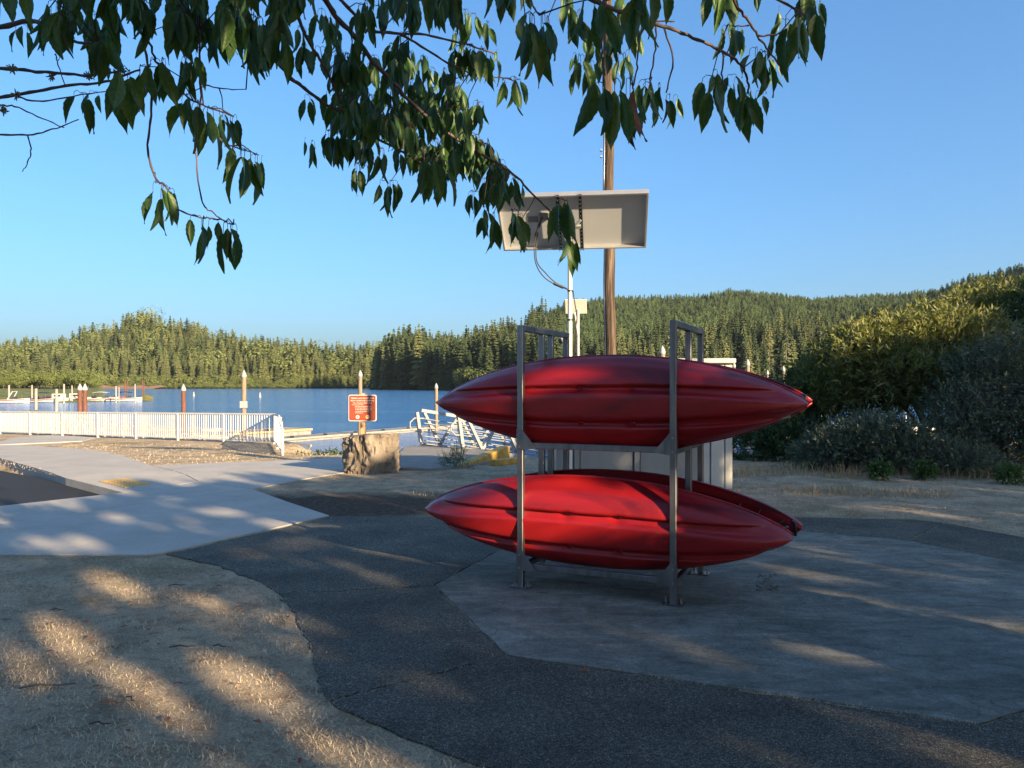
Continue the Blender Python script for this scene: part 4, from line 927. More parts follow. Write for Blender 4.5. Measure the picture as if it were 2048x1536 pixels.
seat_me = mbm('seat', seat_b, 'black_plastic', True)
def kayak(label, mid, axis, facing, lean, roll=0):
    r = thing('kayak', label, 'kayak', mid, 'red kayaks stored on the rack')
    ax = Vector(axis).normalized(); dn = Vector((0, 0, 1)); zk = (facing - ax * facing.dot(ax)).normalized(); zk = (Matrix.Rotation(lean, 3, ax) @ zk).normalized(); yk = zk.cross(ax)
    m = Matrix((ax, yk, zk)).transposed(); r.rotation_mode = 'QUATERNION'; r.rotation_quaternion = m.to_quaternion()
    def ch(me, nm, loc=(0,0,0), rot=(0,0,0), par=None):
        o = bpy.data.objects.new(nm, me); COL.objects.link(o); o.parent = par or r; o.location = loc; o.rotation_euler = rot; return o
    hl = ch(hull_me, 'hull'); ch(deck_me, 'deck'); ch(rim_me, 'rim'); ch(seat_me, 'seat', (-.12, 0, -.02))
    for tx in (-.08, .19):
        for sg in (-1, 1):
            gc = .130 * (1 - .62 * abs(tx) ** 2.2); ch(plg_me, 'scupper_ring', (tx*KL/2, sg*gc, hull_z(tx, sg*gc/kb(tx)) + .004), (0, 0, 0), hl)
    for sx in (-1, 1): ch(hnd_me, 'carry_handle', (sx*.955*KL/2, 0, ksheer(.95) + .02), (0, 0, 0 if sx > 0 else math.pi))
    for b in bun: ch(b, 'bungee_cord')
    return r, ch
axl = Vector((.9135, -.406, -.010))
lowc = Vector((.625, 6.08, .515)); upc = Vector((.72, 6.05, 1.452))
back = dd
k1, c1 = kayak('red kayak on the lower front cradle with its sunlit hull facing the camera', lowc, axl, back, R(12))
k2, c2 = kayak('red kayak on the upper front cradle with its hull towards the camera', upc, Vector((.913, -.408, .006)), back, R(5))
k3, c3 = kayak('red kayak on the lower back cradle, its edge showing behind the sunlit one', lowc + back*.50 + Vector((.03, .0, .0)), Vector((-.9135, .406, .0)), -back, R(-12))
k4, c4 = kayak('red kayak on the upper back cradle, only its stern tip showing', upc + back*.52 + Vector((.0, 0, .0)), Vector((-.913, .408, -.006)), -back, R(5))
for ch_ in (c1, c2): 
    tx = .88
    ch_(stk_me, 'decal', (tx*KL/2, kb(tx)*.93, ksheer(tx) - .03), (R(-35), 0, R(-16)))
# ------------------------------------------------------------------ grey cabinet, solar panel, pole
YC = 11.35; cx0, cx1 = (1112 - 1024)/F*YC, (1465 - 1024)/F*YC; CH = 1.93
cb = thing('utility_cabinet', 'long grey metal cabinet with pale side columns standing behind the kayak rack', 'cabinet', (cx0, YC, 0))
cw = cx1 - cx0
obj('body', MB().box((cx0 + cw/2, YC + .50, CH/2), (cw - .05, .90, CH - .06)), M['cabinet_grey'], cb)
seams = [0, .10, .135, .44, .475, .82, .875, .955, 1.0]
for i, (a, b_) in enumerate(zip(seams[:-1], seams[1:])):
    x0 = cx0 + cw*a; x1 = cx0 + cw*b_; pr = .02 if i in (0, 6, 7) else (.035 if i in (1, 3) else 0)
    bevel(obj('panel', MB().box(((x0+x1)/2, YC + .03 - pr, CH/2), (x1 - x0 - .012, .05, CH - .10)), M['cabinet_pale' if i >= 5 else 'cabinet_grey'], cb), .006)
bevel(obj('roof', MB().box((cx0 + cw/2, YC + .48, CH + .012), (cw + .08, 1.06, .07)), M['cabinet_pale'], cb), .01)
obj('plinth', MB().box((cx0 + cw/2, YC + .50, .03), (cw + .04, .96, .10)), M['ramp_concrete'], cb)
for x_ in (.25, .65): obj('handle', MB().tube([(cx0 + cw*x_, YC - .02, .95), (cx0 + cw*x_, YC - .05, .98), (cx0 + cw*x_, YC - .05, 1.10), (cx0 + cw*x_, YC - .02, 1.13)], .010, 6), M['galvanised'], cb)
TLp, TRp, BRp, BLp = P(991, 392, 10.34), P(1297, 382.5, 10.08), P(1300, 490, 10.85), P(1019, 497, 11.12)
so_ = thing('solar_panel', 'large solar panel seen from behind on a slim white pole by the cabinet', 'solar panel', (P(1140, 700, 11.1).x, 11.1, 0))
ex = (TRp - TLp).normalized(); ey = (BLp - TLp); ey = (ey - ex*ey.dot(ex)).normalized(); ez = ex.cross(ey)   # ez: towards the glass or the back
W_, H_ = 2.03, 1.00; O = TLp
if ez.dot(Vector((0, -1, -.3))) < 0: ezb = -ez
else: ezb = ez                                            # ezb points to the back (towards the camera)
def S(u, v, w=0): return O + ex*u + ey*v + ezb*w
mS = Matrix((ex, ey, ezb)).transposed()
obj('glass', MB().box(S(W_/2, H_/2, -.043), (W_ - .02, H_ - .02, .006), mS), M['solar_glass'], so_)
obj('back_sheet', MB().box(S(W_/2, H_/2, -.036), (W_ - .02, H_ - .02, .006), mS), M['panel_back'], so_)
for u, v, su, sv, nm in ((W_/2, .014, W_, .028, 'frame'), (W_/2, H_ - .014, W_, .028, 'frame'), (.014, H_/2, .028, H_ - .058, 'frame'), (W_ - .014, H_/2, .028, H_ - .058, 'frame')):
    bevel(obj(nm, MB().box(S(u, v, -.008), (su, sv, .078), mS), M['panel_frame'], so_), .003)
for u in (.83, 1.13):
    obj('mounting_rail', MB().box(S(u - .022, H_/2, .036), (.008, H_ + .02, .03), mS), M['galvanised'], so_); obj('mounting_rail', MB().box(S(u + .022, H_/2, .036), (.008, H_ + .02, .03), mS), M['galvanised'], so_)
    obj('rail_web', MB().box(S(u, H_/2, .026), (.036, H_ + .01, .008), mS), M['black_plastic'], so_)
    for k in range(13): obj('rail_hole', MB().box(S(u, .08 + k*.07, .033), (.018, .022, .008), mS), M['panel_back'], so_)
bevel(obj('junction_box', MB().box(S(.62, .40, -.020), (.13, .13, .03), mS), M['cabinet_grey'], so_), .006)
bevel(obj('label_plate', MB().box(S(.46, .46, -.0315), (.16, .11, .003), mS), M['cabinet_grey'], so_), .001)
pcx = P(1140, 700, 11.1).x; hub = S(.98, .56, .10); ptop = Vector((pcx, 11.1, hub.z - .16))
obj('pole', MB().tube([(pcx, 11.1, 0), ptop], .033, 14), M['pole_white'], so_, True, sharp=40)
obj('tilt_bracket', MB().tube([ptop - up*.12, ptop, hub], [.042, .042, .03], 10), M['lamp_grey'], so_, True, sharp=40)
obj('cross_arm', MB().bar(S(.83, .53, .062), S(1.13, .53, .062), .05, .045, ezb), M['lamp_grey'], so_)
obj('bracket_arm', MB().bar(hub, S(1.13, .42, .05), .03, .03), M['lamp_grey'], so_); obj('bracket_arm', MB().bar(ptop - up*.1, S(.93, .80, .05), .025, .03), M['galvanised'], so_)
for k, w_o in enumerate((0, .03)):
    a = S(.60, .40, .0); q = [a, P(1071 + k*4, 470, 10.9), P(1070 + k*3, 520, 10.9), P(1086 + k*5, 552 - k*6, 11.0), P(1112, 570 - k*4, 11.05), P(1128, 576 - k*2, 11.08), Vector((pcx - .03, 11.07, P(1140, 580, 11.1).z))]
    pts_ = []
    for i in range(len(q) - 1):
        p0, p1_, p2_, p3_ = q[max(0, i-1)], q[i], q[i+1], q[min(len(q)-1, i+2)]
        for j in range(6):
            t_ = j / 6; pts_.append(.5*((2*p1_) + (p2_ - p0)*t_ + (2*p0 - 5*p1_ + 4*p2_ - p3_)*t_*t_ + (3*p1_ - p0 - 3*p2_ + p3_)*t_**3))
    pts_.append(q[-1]); obj('cable', MB().tube(pts_, .008, 6), M['black_rubber'], so_, True)
obj('cable_connector', MB().tube([P(1108, 567, 11.03), P(1127, 575, 11.07)], .022, 8), M['black_plastic'], so_, True, sharp=40)
for zz in (P(0, 582, 11.1).z, P(0, 640, 11.1).z): obj('clamp', MB().tube([(pcx, 11.1, zz - .012), (pcx, 11.1, zz + .012)], .038, 12), M['black_plastic'], so_, sharp=40)
obj('cable', MB().tube([(pcx + .04, 11.06, P(0, 582, 11.1).z), (pcx + .06, 11.08, P(0, 600, 11.1).z), (pcx + .10, 11.09, P(0, 632, 11.1).z), (pcx + .05, 11.1, 1.95)], .008, 6), M['black_rubber'], so_, True)
c = P(1128, 679, 11.0); t = thing('floodlight', 'small pale floodlight clamped to the solar panel pole', 'lamp', c)
mf = Matrix.Rotation(R(-25), 3, 'Y') @ Matrix.Rotation(R(30), 3, 'Z')
bevel(obj('housing', MB().box(c, (.13, .10, .09), mf), M['lamp_grey'], t), .012); obj('lens', MB().box(c + mf @ Vector((-.067, 0, 0)), (.006, .08, .07), mf), M['boat_dark'], t); obj('arm', MB().tube([c, c + Vector((.04, .03, .08)), Vector((pcx, 11.07, c.z + .08))], .012, 6), M['lamp_grey'], t)
c = P(1152, 613, 19.5); t = thing('small_solar_panel', 'small pale solar panel on a thin white post beyond the cabinet', 'solar panel', (c.x, 19.5, gz(19.5)))
my = Matrix.Rotation(R(-8), 3, 'Z') @ Matrix.Rotation(R(38), 3, 'X')
bevel(obj('panel', MB().box(c, (.54, .02, .42), my), M['cream_frame'], t), .004); obj('glass', MB().box(c + my @ Vector((0, .013, 0)), (.50, .006, .38), my), M['solar_glass'], t)
px_ = c.x + .06; obj('post', MB().tube([(px_, 19.55, gz(19.5)), (px_, 19.55, c.z)], .030, 10), M['pole_white'], t, True); obj('brace', MB().tube([(px_, 19.5, c.z - .75), (px_ - .1, 19.42, c.z - .15)], .018, 6), M['cream_frame'], t)
YPo = 18.0; xb = (1222 - 1024)/F*YPo; xt = (1213 - 1024)/F*YPo
up_ = thing('utility_pole', 'tall weathered wooden utility pole rising behind the solar panel', 'utility pole', (xb, YPo, gz(YPo)))
n = 26; ps = [Vector((xb, YPo, gz(YPo) - .3)).lerp(Vector((xt, YPo, 12.5)), i/n) + Vector((.012*math.sin(i*1.3), 0, 0)) for i in range(n + 1)]
obj('shaft', MB().tube(ps, [.150 - .045*i/n + .003*math.sin(i*2.1) for i in range(n + 1)], 20), M['pole_wood'], up_, True)
obj('conduit', MB().tube([p + Vector((-.126 + .038*i/n, -.06, 0)) for i, p in enumerate(ps)][:19], .016, 6), M['galvanised'], up_, True)
for zz in (6.9, 7.05): obj('bracket', MB().box((xt - .13, YPo - .05, zz), (.05, .08, .04)), M['galvanised'], up_)
# ------------------------------------------------------------------ cherry tree overhead
ct = thing('cherry_tree', 'cherry tree with drooping serrated leaves overhanging the top of the view', 'tree', (-1.3, -2.6, 0))
def spl(pts, k=5):
    out = []
    for i in range(len(pts) - 1):
        a, b, c, d = pts[max(0, i-1)], pts[i], pts[i+1], pts[min(len(pts)-1, i+2)]
        for j in range(k):
            t = j / k; out.append(.5*((2*b) + (c - a)*t + (2*a - 5*b + 4*c - d)*t*t + (3*b - a - 3*c + d)*t**3))
    out.append(pts[-1]); return out
def limb(nm, pts, r0, r1, m='cherry_bark', n=8, wob=0.0):
    q = spl(pts); k = len(q) - 1
    if wob: q = [p + Vector((random.gauss(0, wob), random.gauss(0, wob), random.gauss(0, wob))) if 0 < i < k else p for i, p in enumerate(q)]
    return obj(nm, MB().tube(q, [(r0 + (r1 - r0) * i / k) * (1 + .12*math.sin(i*2.3)) for i in range(k + 1)], n), M[m], ct, True)
T0 = Vector((-1.3, -2.6, 0)); FK = Vector((-1.2, -2.4, 1.9))
limb('trunk', [T0 - Vector((0, 0, .2)), T0 + Vector((.03, .05, .8)), FK], .21, .15, n=14)
limb('limb', [FK, Vector((-1.25, -1.0, 2.9)), Vector((-1.35, .6, 3.3)), Vector((-1.2, 1.8, 3.15)), P(560, -60, 2.3)], .10, .028)
limb('limb', [FK, Vector((-2.2, -1.0, 2.5)), Vector((-2.5, .6, 2.75)), Vector((-2.2, 1.7, 2.72)), P(-60, 60, 2.35)], .09, .024)
limb('limb', [FK, Vector((-.4, -1.6, 3.0)), Vector((.0, 0, 3.5)), Vector((.1, 1.2, 3.2)), P(1120, -40, 1.85)], .10, .016)
limb('limb', [FK, Vector((.2, -2.2, 3.2)), Vector((1.1, -1.2, 3.7)), Vector((1.1, .6, 3.4)), P(1440, -60, 1.85)], .09, .014)
limb('limb', [FK, Vector((-.8, -3.2, 3.2)), Vector((.3, -3.8, 4.4))], .09, .03); limb('limb', [FK, Vector((-2.3, -3.2, 3.1)), Vector((-3.2, -3.0, 4.2))], .08, .03)
BR = []; BR3 = []
def pb(lst, d0, d1, w0, w1, nm='branch', wob=.0012):
    k = len(lst) - 1; pts = [P(p[0], p[1], d0 + (d1 - d0) * i / k) for i, p in enumerate(lst)]
    BR.append(([(p[0], p[1]) for p in lst], d0, d1)); dm = (d0 + d1) / 2
    q_ = spl(pts, 8); k_ = len(q_); BR3.extend(q_)
    return limb(nm, pts, w0 / F * d0 / 2, w1 / F * d1 / 2, n=7, wob=wob)
pb([(560, -60), (640, -10), (670, 31), (716, 81), (746, 124), (788, 166), (822, 205), (895, 265), (964, 309), (1016, 339), (1055, 378), (1094, 417), (1118, 436)], 2.3, 2.95, 13, 3)
pb([(430, -70), (480, 10), (510, 62), (547, 113), (583, 157), (609, 176), (658, 212), (713, 230), (755, 277), (800, 300), (850, 330)], 2.25, 2.75, 11, 4)
pb([(560, -60), (590, 20), (612, 72), (638, 117), (667, 169), (690, 230)], 2.3, 2.6, 9, 4)
pb([(620, -60), (684, 3), (729, 46), (762, 65), (837, 68), (902, 81), (964, 98), (990, 108)], 2.35, 2.75, 8, 3)
pb([(762, 65), (798, 68), (853, 98), (902, 130), (951, 150), (1000, 155), (1028, 162)], 2.5, 2.8, 6, 2)
pb([(-60, 60), (0, 53), (69, 42), (106, 69), (146, 84), (197, 86)], 2.3, 2.1, 12, 5)
pb([(-60, 130), (0, 137), (60, 141), (109, 146), (175, 151), (211, 146), (252, 142)], 2.3, 2.15, 8, 4)
pb([(-60, 200), (0, 195), (73, 182), (146, 170), (211, 164), (280, 140)], 2.3, 2.15, 8, 4)
pb([(35, 193), (73, 202), (146, 193), (226, 179)], 2.26, 2.15, 4, 2, 'twig'); pb([(-60, 205), (0, 210), (36, 215), (84, 237), (128, 255)], 2.3, 2.2, 4, 2, 'twig')
pb([(-60, 262), (0, 268), (55, 270), (102, 259), (157, 239)], 2.3, 2.2, 5, 2, 'twig'); pb([(55, 270), (62, 303), (55, 328), (44, 343)], 2.26, 2.26, 3, 1.5, 'twig')
pb([(112, 108), (114, 122), (130, 170)], 2.2, 2.2, 3, 2, 'twig'); pb([(412, 170), (456, 179), (492, 179)], 2.15, 2.15, 3, 1.5, 'twig')
pb([(290, 100), (303, 190), (299, 255), (297, 310), (314, 361), (328, 368), (345, 402), (359, 421), (401, 434), (423, 436), (448, 441)], 2.15, 2.15, 5, 3, 'twig')
pb([(399, 60), (401, 190), (397, 263), (392, 303), (401, 397), (423, 423), (448, 441), (467, 449)], 2.1, 2.1, 4, 2.5, 'twig')
pb([(290, 60), (306, 106), (328, 146), (365, 186), (401, 208), (452, 226), (467, 233)], 2.1, 2.0, 5, 3, 'twig'); pb([(401, 240), (438, 277), (474, 295), (518, 310)], 2.05, 2.0, 4, 2, 'twig')
pb([(1120, -40), (1186, 0), (1232, 20), (1266, 32), (1315, 48), (1365, 66), (1415, 88), (1445, 105), (1478, 125), (1495, 156), (1496, 186)], 1.85, 2.1, 10, 4)
pb([(1290, 40), (1302, 42), (1349, 43)], 1.95, 1.95, 4, 3, 'twig'); pb([(1312, 50), (1309, 110), (1299, 159)], 1.95, 2.0, 4, 3, 'twig'); pb([(1327, 53), (1345, 120), (1332, 186)], 1.96, 2.0, 4, 3, 'twig')
pb([(1445, 106), (1445, 139), (1443, 169)], 2.05, 2.05, 4, 3, 'twig'); pb([(1285, 38), (1277, 93), (1272, 146), (1266, 179)], 1.95, 1.95, 4, 3, 'twig')
pb([(1440, -60), (1471, 7), (1498, 43), (1515, 70), (1538, 103), (1561, 133)], 1.85, 1.95, 7, 3); pb([(1516, 71), (1548, 71), (1561, 65)], 1.9, 1.9, 4, 3, 'twig'); pb([(1498, 51), (1471, 53), (1455, 50)], 1.9, 1.9, 3, 2, 'twig')
pb([(1440, -60), (1558, 0), (1598, 23), (1612, 30)], 1.85, 1.75, 6, 4); pb([(1197, -30), (1212, 17), (1203, 100), (1210, 150)], 1.8, 1.7, 5, 3, 'twig'); pb([(1050, -40), (1066, 12), (1078, 30)], 1.75, 1.65, 5, 3, 'twig')
for px, py in ((25, 138), (104, 152), (33, 190), (6, 221), (178, 152)):
    q = P(px, py, 2.24); lb_ = MB()
    for _ in range(26): d = Vector((random.gauss(0, 1), random.gauss(0, 1), random.gauss(0, 1))).normalized(); lb_.tube([q, q + d * random.uniform(.008, .018)], [.0035, .0012], 4)
    obj('lichen_tuft', lb_, M['lichen'], ct)
# leaves
def leaf_geo(seed):
    g = np.random.default_rng(seed); nr = 12; V, U = [], []; fold = .18 + .22 * g.random(); curl = .06 + .16 * g.random(); tw = g.normal(0, .15); sk = g.normal(0, .05)
    for i in range(nr + 1):
        t = i / nr; w = .5 * .36 * math.sin(math.pi * min(1, t ** .80)) ** .85 * (1 - .30 * t ** 6) + .004
        if t > .82: w = w * (1 - .35 * ((t - .82) / .18))
        if 0 < i < nr: w *= 1.05 if i % 2 else .95
        for s in (-1, -.5, 0, .5, 1):
            x = s * w; y = -abs(s) * w * fold * 1.6 + curl * (t - .35) ** 2 * 1.6 + .03*math.sin(t*7 + s*2 + seed) * abs(s); ca, sa = math.cos(tw*t), math.sin(tw*t)
            V.append((x*ca - y*sa + sk*t*t, x*sa + y*ca, -t)); U.append((.5 + s*.5*w/.21, t))
    Fq = [(i*5+j, i*5+j+1, (i+1)*5+j+1, (i+1)*5+j) for i in range(nr) for j in range(4)]
    return np.array(V), np.array(Fq), np.array(U)
LG = [leaf_geo(100 + i) for i in range(8)]
L_ME = [mesh_np('leaf', v, f, 4, M['cherry_leaf'], True, u) for v, f, u in LG]; L_BR = [mesh_np('leaf', v, f, 4, M['cherry_leaf_brown'], True, u) for v, f, u in LG[:3]]
SP = []                                                    # spurs: photo column, row, leaf length in photo pixels, leaves
def sp(*a): SP.extend(a)
sp((312, 366, 72, 2), (324, 368, 76, 3), (340, 378, 70, 2), (396, 432, 60, 2), (410, 436, 88, 2), (428, 440, 58, 2), (450, 445, 82, 3), (468, 449, 84, 3))
sp((372, 190, 80, 3), (395, 205, 92, 3), (420, 216, 96, 4), (446, 224, 78, 3), (466, 233, 62, 3), (474, 296, 78, 3), (490, 300, 92, 3), (512, 310, 84, 3), (526, 312, 60, 1))
sp((152, 180, 74, 3), (188, 184, 48, 2), (222, 125, 42, 2), (234, 148, 98, 3), (258, 142, 98, 4), (282, 132, 86, 3), (308, 120, 90, 3), (344, 106, 80, 4), (372, 112, 78, 3), (398, 100, 80, 2))
sp((45, 48, 60, 3), (72, 44, 72, 2), (95, 46, 58, 2), (10, -20, 60, 3), (30, -40, 90, 3), (55, -10, 60, 2), (128, 20, 56, 3), (150, 6, 62, 2))
sp((605, 90, 66, 4), (640, 95, 62, 2), (615, 190, 46, 3), (625, 282, 48, 3), (612, 276, 26, 1), (655, 262, 62, 4), (684, 262, 66, 3), (716, 328, 58, 4), (730, 332, 40, 2), (765, 362, 62, 2), (782, 362, 60, 4), (852, 310, 86, 4), (868, 316, 84, 4), (884, 322, 90, 3))
sp((942, 382, 52, 3), (950, 384, 40, 2), (966, 414, 44, 2), (972, 424, 56, 3), (988, 426, 62, 3), (1022, 420, 72, 4), (1036, 430, 66, 3), (1042, 440, 60, 2), (1118, 398, 76, 3), (1132, 402, 90, 3), (1140, 470, 66, 3), (1146, 478, 50, 2), (1012, 350, 66, 4), (1028, 360, 60, 4), (1048, 362, 32, 1))
sp((1006, 160, 42, 2), (1014, 166, 22, 1), (1026, 154, 62, 3), (1038, 160, 52, 2), (945, 98, 66, 3), (965, 98, 72, 4), (986, 104, 62, 3), (996, 100, 26, 1), (930, 20, 40, 4), (948, 28, 56, 4), (975, 44, 50, 3))
sp((1050, 28, 96, 3), (1066, 30, 118, 3), (1082, 28, 112, 4), (1096, 36, 92, 3), (990, -50, 84, 3), (1014, -46, 78, 3), (1046, -40, 62, 2), (900, -30, 90, 4), (870, -40, 96, 4), (880, -30, 84, 3), (820, -20, 66, 3))
sp((1132, -20, 50, 3), (1140, 8, 66, 3), (1160, 20, 78, 3), (1178, 10, 84, 3), (1200, -6, 100, 2), (1172, 60, 40, 2), (1190, 72, 62, 2), (1208, 100, 60, 3), (1228, 60, 66, 4), (1248, 48, 62, 2), (1150, 106, 36, 2), (1160, 112, 66, 3), (1178, 126, 60, 3), (1184, 160, 58, 2), (1206, 166, 112, 3), (1226, 160, 124, 2), (1246, 110, 66, 3), (1256, 100, 52, 2), (1272, 60, 50, 3))
sp((1276, -40, 116, 3), (1292, -30, 120, 3), (1308, -30, 92, 2), (1244, -20, 60, 2))
sp((1290, 160, 68, 3), (1300, 166, 74, 4), (1318, 168, 66, 2), (1322, 198, 66, 1), (1340, 190, 64, 2), (1350, 190, 52, 2), (1280, 210, 60, 2), (1430, 140, 62, 2), (1424, 152, 88, 2), (1442, 168, 84, 3), (1462, 150, 74, 2), (1474, 156, 60, 2), (1486, 186, 72, 3), (1500, 190, 84, 3), (1516, 182, 56, 2), (1490, 174, 30, 1))
sp((1452, 52, 66, 3), (1470, 56, 60, 3), (1482, 64, 46, 2), (1488, 54, 24, 1), (1430, -30, 72, 3), (1448, -30, 80, 3), (1462, -20, 52, 2), (1510, -20, 42, 2), (1512, 96, 72, 3), (1526, 104, 78, 4), (1540, 108, 56, 3), (1552, 112, 42, 2), (1548, 72, 44, 2), (1556, 80, 58, 1))
sp((1560, 12, 48, 1), (1570, 40, 66, 2), (1584, 26, 92, 3), (1600, 14, 108, 3), (1622, 10, 82, 3), (1636, -10, 60, 3), (1610, -30, 70, 3))
def fill(n, x0, x1, y0, y1, l0, l1, k0=4, k1=6, cond=None):
    l0, l1 = l0 * .86, l1 * .93
    while n:
        x, y = random.uniform(x0, x1), random.uniform(y0, y1)
        if cond and not cond(x, y): continue
        sp((x, y, random.uniform(l0, l1), random.randint(k0, k1))); n -= 1
fill(29, 110, 575, -80, 18, 72, 98); fill(19, 180, 560, 10, 66, 70, 92); fill(28, 560, 910, -80, 14, 56, 78); fill(10, 600, 760, 0, 70, 56, 72, 3, 5)
fill(38, 665, 850, 95, 230, 52, 72, 4, 6, lambda x, y: y > 60 + (x - 640) * .12); fill(38, 690, 960, 190, 300, 54, 74, 4, 6, lambda x, y: y < 310 and y > (x - 700) * .42 + 90 and y < 330); fill(26, 850, 1010, 250, 372, 52, 66, 4, 6, lambda x, y: abs(y - (250 + (x - 870) * .66)) < 42)
fill(16, 850, 975, 130, 230, 46, 60, 3, 5, lambda x, y: y < 260 and x < 830 + y * .62); fill(13, 780, 960, 55, 120, 50, 66, 3, 5)
LV = []; STK = []
B3 = np.array([tuple(p) for p in BR3])
for x, y, lp, n in SP:
    l0 = random.uniform(.090, .108) * (1 if lp > 45 else .72); d0 = max(1.45, min(3.6, l0 * 1.07 * F / lp))
    S_ = P(x, y, d0); dist = np.linalg.norm(B3 - np.array(tuple(S_)), axis=1); near_ = Vector(B3[dist.argmin()])
    if dist.min() < .05: S_ = S_.lerp(near_, .6); near_ = None
    if near_ is not None and dist.min() < .20:
        mid_p = S_.lerp(near_, .5) + Vector((random.gauss(0, .008), random.gauss(0, .008), .012)); STK.append((near_, mid_p, S_))
    a0 = random.random() * 6.28
    for i in range(n):
        az = a0 + 6.28 * i / n + random.gauss(0, .4); rr_ = random.uniform(.006, .020); pl = random.uniform(.008, .026)
        base = S_ + Vector((math.cos(az) * rr_, math.sin(az) * rr_, -pl)) + Vector((random.gauss(0, .006), random.gauss(0, .006), random.gauss(0, .004)))
        l = l0 * random.uniform(.78, 1.12); LV.append((l * F / d0, base, l, False, random.uniform(.03, .40), S_, az))
for x, y, lp in ((1266, 178, 112), (1252, 206, 92), (1260, 196, 84)): LV.append((lp, P(x, y, 1.8), lp * 1.8 / F, True, .18, P(1266, 176, 1.9), .3))
LV.append((40, P(700, 228, 2.6), .075, True, .2, P(700, 220, 2.6), .5))
LV.sort(key=lambda q: -q[0])
sv, sf, su = [], [], []; nb_ = 0; pet = MB()
for i, (lp, p1_, l, br, tilt, S_, az_) in enumerate(LV):
    k = i % 8; az = az_ + math.pi / 2 + random.gauss(0, .3); yaw = random.gauss(0, .8) + random.choice((0, math.pi))
    m = Matrix.Rotation(az, 4, 'Z') @ Matrix.Rotation(-tilt, 4, 'X') @ Matrix.Rotation(-az + yaw, 4, 'Z')
    h_ = Vector((p1_.x, p1_.y, S_.z)); pet.tube([S_, S_.lerp(h_, .55) + Vector((0, 0, .004)), S_.lerp(h_, .95) + Vector((0, 0, -.2 * (S_.z - p1_.z))), p1_ + Vector((0, 0, .001))], [.0011, .0009, .0008, .0008], 4, False)
    wsc = random.uniform(.66, .92)
    if i < 300:
        o = bpy.data.objects.new('leaf', (L_BR[k % 3] if br else L_ME[k])); COL.objects.link(o); o.parent = ct
        if br: o['label'] = 'brownish wilted leaf'
        o.location = p1_ - wloc(ct); o.rotation_euler = m.to_euler(); o.scale = (l * wsc, l, l)
    else:
        v, f, u = LG[k]; mm = np.array((m.to_3x3() @ Matrix.Diagonal((l * wsc, l, l))), float); q = v @ mm.T + np.array(p1_ - wloc(ct))
        sv.append(q); sf.append(f + nb_); su.append(u); nb_ += len(v)
o = obj('foliage', mesh_np('foliage', np.concatenate(sv), np.concatenate(sf), 4, M['cherry_leaf'], True, np.concatenate(su)), None, ct); o['kind'] = 'stuff'
for a_, b_, c_ in STK: pet.tube([a_, b_, c_], [.0020, .0015, .0012], 5, False)
obj('leaf_stalk', pet, M['twig'], ct)['kind'] = 'stuff'
# ------------------------------------------------------------------ leaf masses
def lookat(d):
    d = d / np.linalg.norm(d, axis=1, keepdims=True); return d
def leaf_quads(base, d, side, L, Wd, lift=None):            # lozenge leaves: base, left, tip, right
    n = np.cross(d, side); n /= np.linalg.norm(n, axis=1, keepdims=True) + 1e-9; side = np.cross(n, d)
    mid = base + d * (L * .45)[:, None] + n * (L * .06)[:, None]; tip = base + d * L[:, None] - n * (L * .08)[:, None]
    V = np.stack([base, mid - side * Wd[:, None], tip, mid + side * Wd[:, None]], 1); return V.reshape(-1, 3)
def sprigs(g, lobes, ntw, per, tw_len, leaf_len, aspect, upb=.35, spread=.8, shell=.55, keep=None):
    lob = np.array(lobes, float); vol = (lob[:, 3] * lob[:, 4] * lob[:, 5]) ** .75; li = g.choice(len(lob), ntw, p=vol / vol.sum()); Lb = lob[li]
    u = g.normal(size=(ntw, 3)); u /= np.linalg.norm(u, axis=1, keepdims=True); rad = shell + (1 - shell) * g.random(ntw) ** .6
    c = Lb[:, :3] + u * Lb[:, 3:6] * rad[:, None]
    out = u / Lb[:, 3:6]; out /= np.linalg.norm(out, axis=1, keepdims=True)
    d = out * .75 + np.array([0, 0, upb]) + g.normal(0, .40, (ntw, 3)); d = lookat(d)
    if keep is not None:
        k_ = keep(c); c, d = c[k_], d[k_]; ntw = len(c)
    tl = tw_len * (.6 + .8 * g.random(ntw)); t = np.tile((np.arange(per) + .6) / per, (ntw, 1))
    sag = -.25 * t ** 2 * tl[:, None]
    base = c[:, None, :] + d[:, None, :] * (t * tl[:, None])[..., None]; base[..., 2] += sag
    side = np.cross(d[:, None, :], g.normal(size=(ntw, per, 3))); side /= np.linalg.norm(side, axis=2, keepdims=True) + 1e-9
    ld = d[:, None, :] * (1 - .35 * spread) + side * spread * (.6 + .6 * g.random((ntw, per, 1))); ld = ld.reshape(-1, 3); ld = lookat(ld)
    N = len(ld); L = leaf_len * (.65 + .7 * g.random(N)); s2 = np.cross(ld, g.normal(size=(N, 3))); s2 = lookat(s2)
    V = leaf_quads(base.reshape(-1, 3), ld, s2, L, L * aspect)
    ends = (c, c + d * tl[:, None])
    return V, np.arange(N * 4).reshape(-1, 4), ends
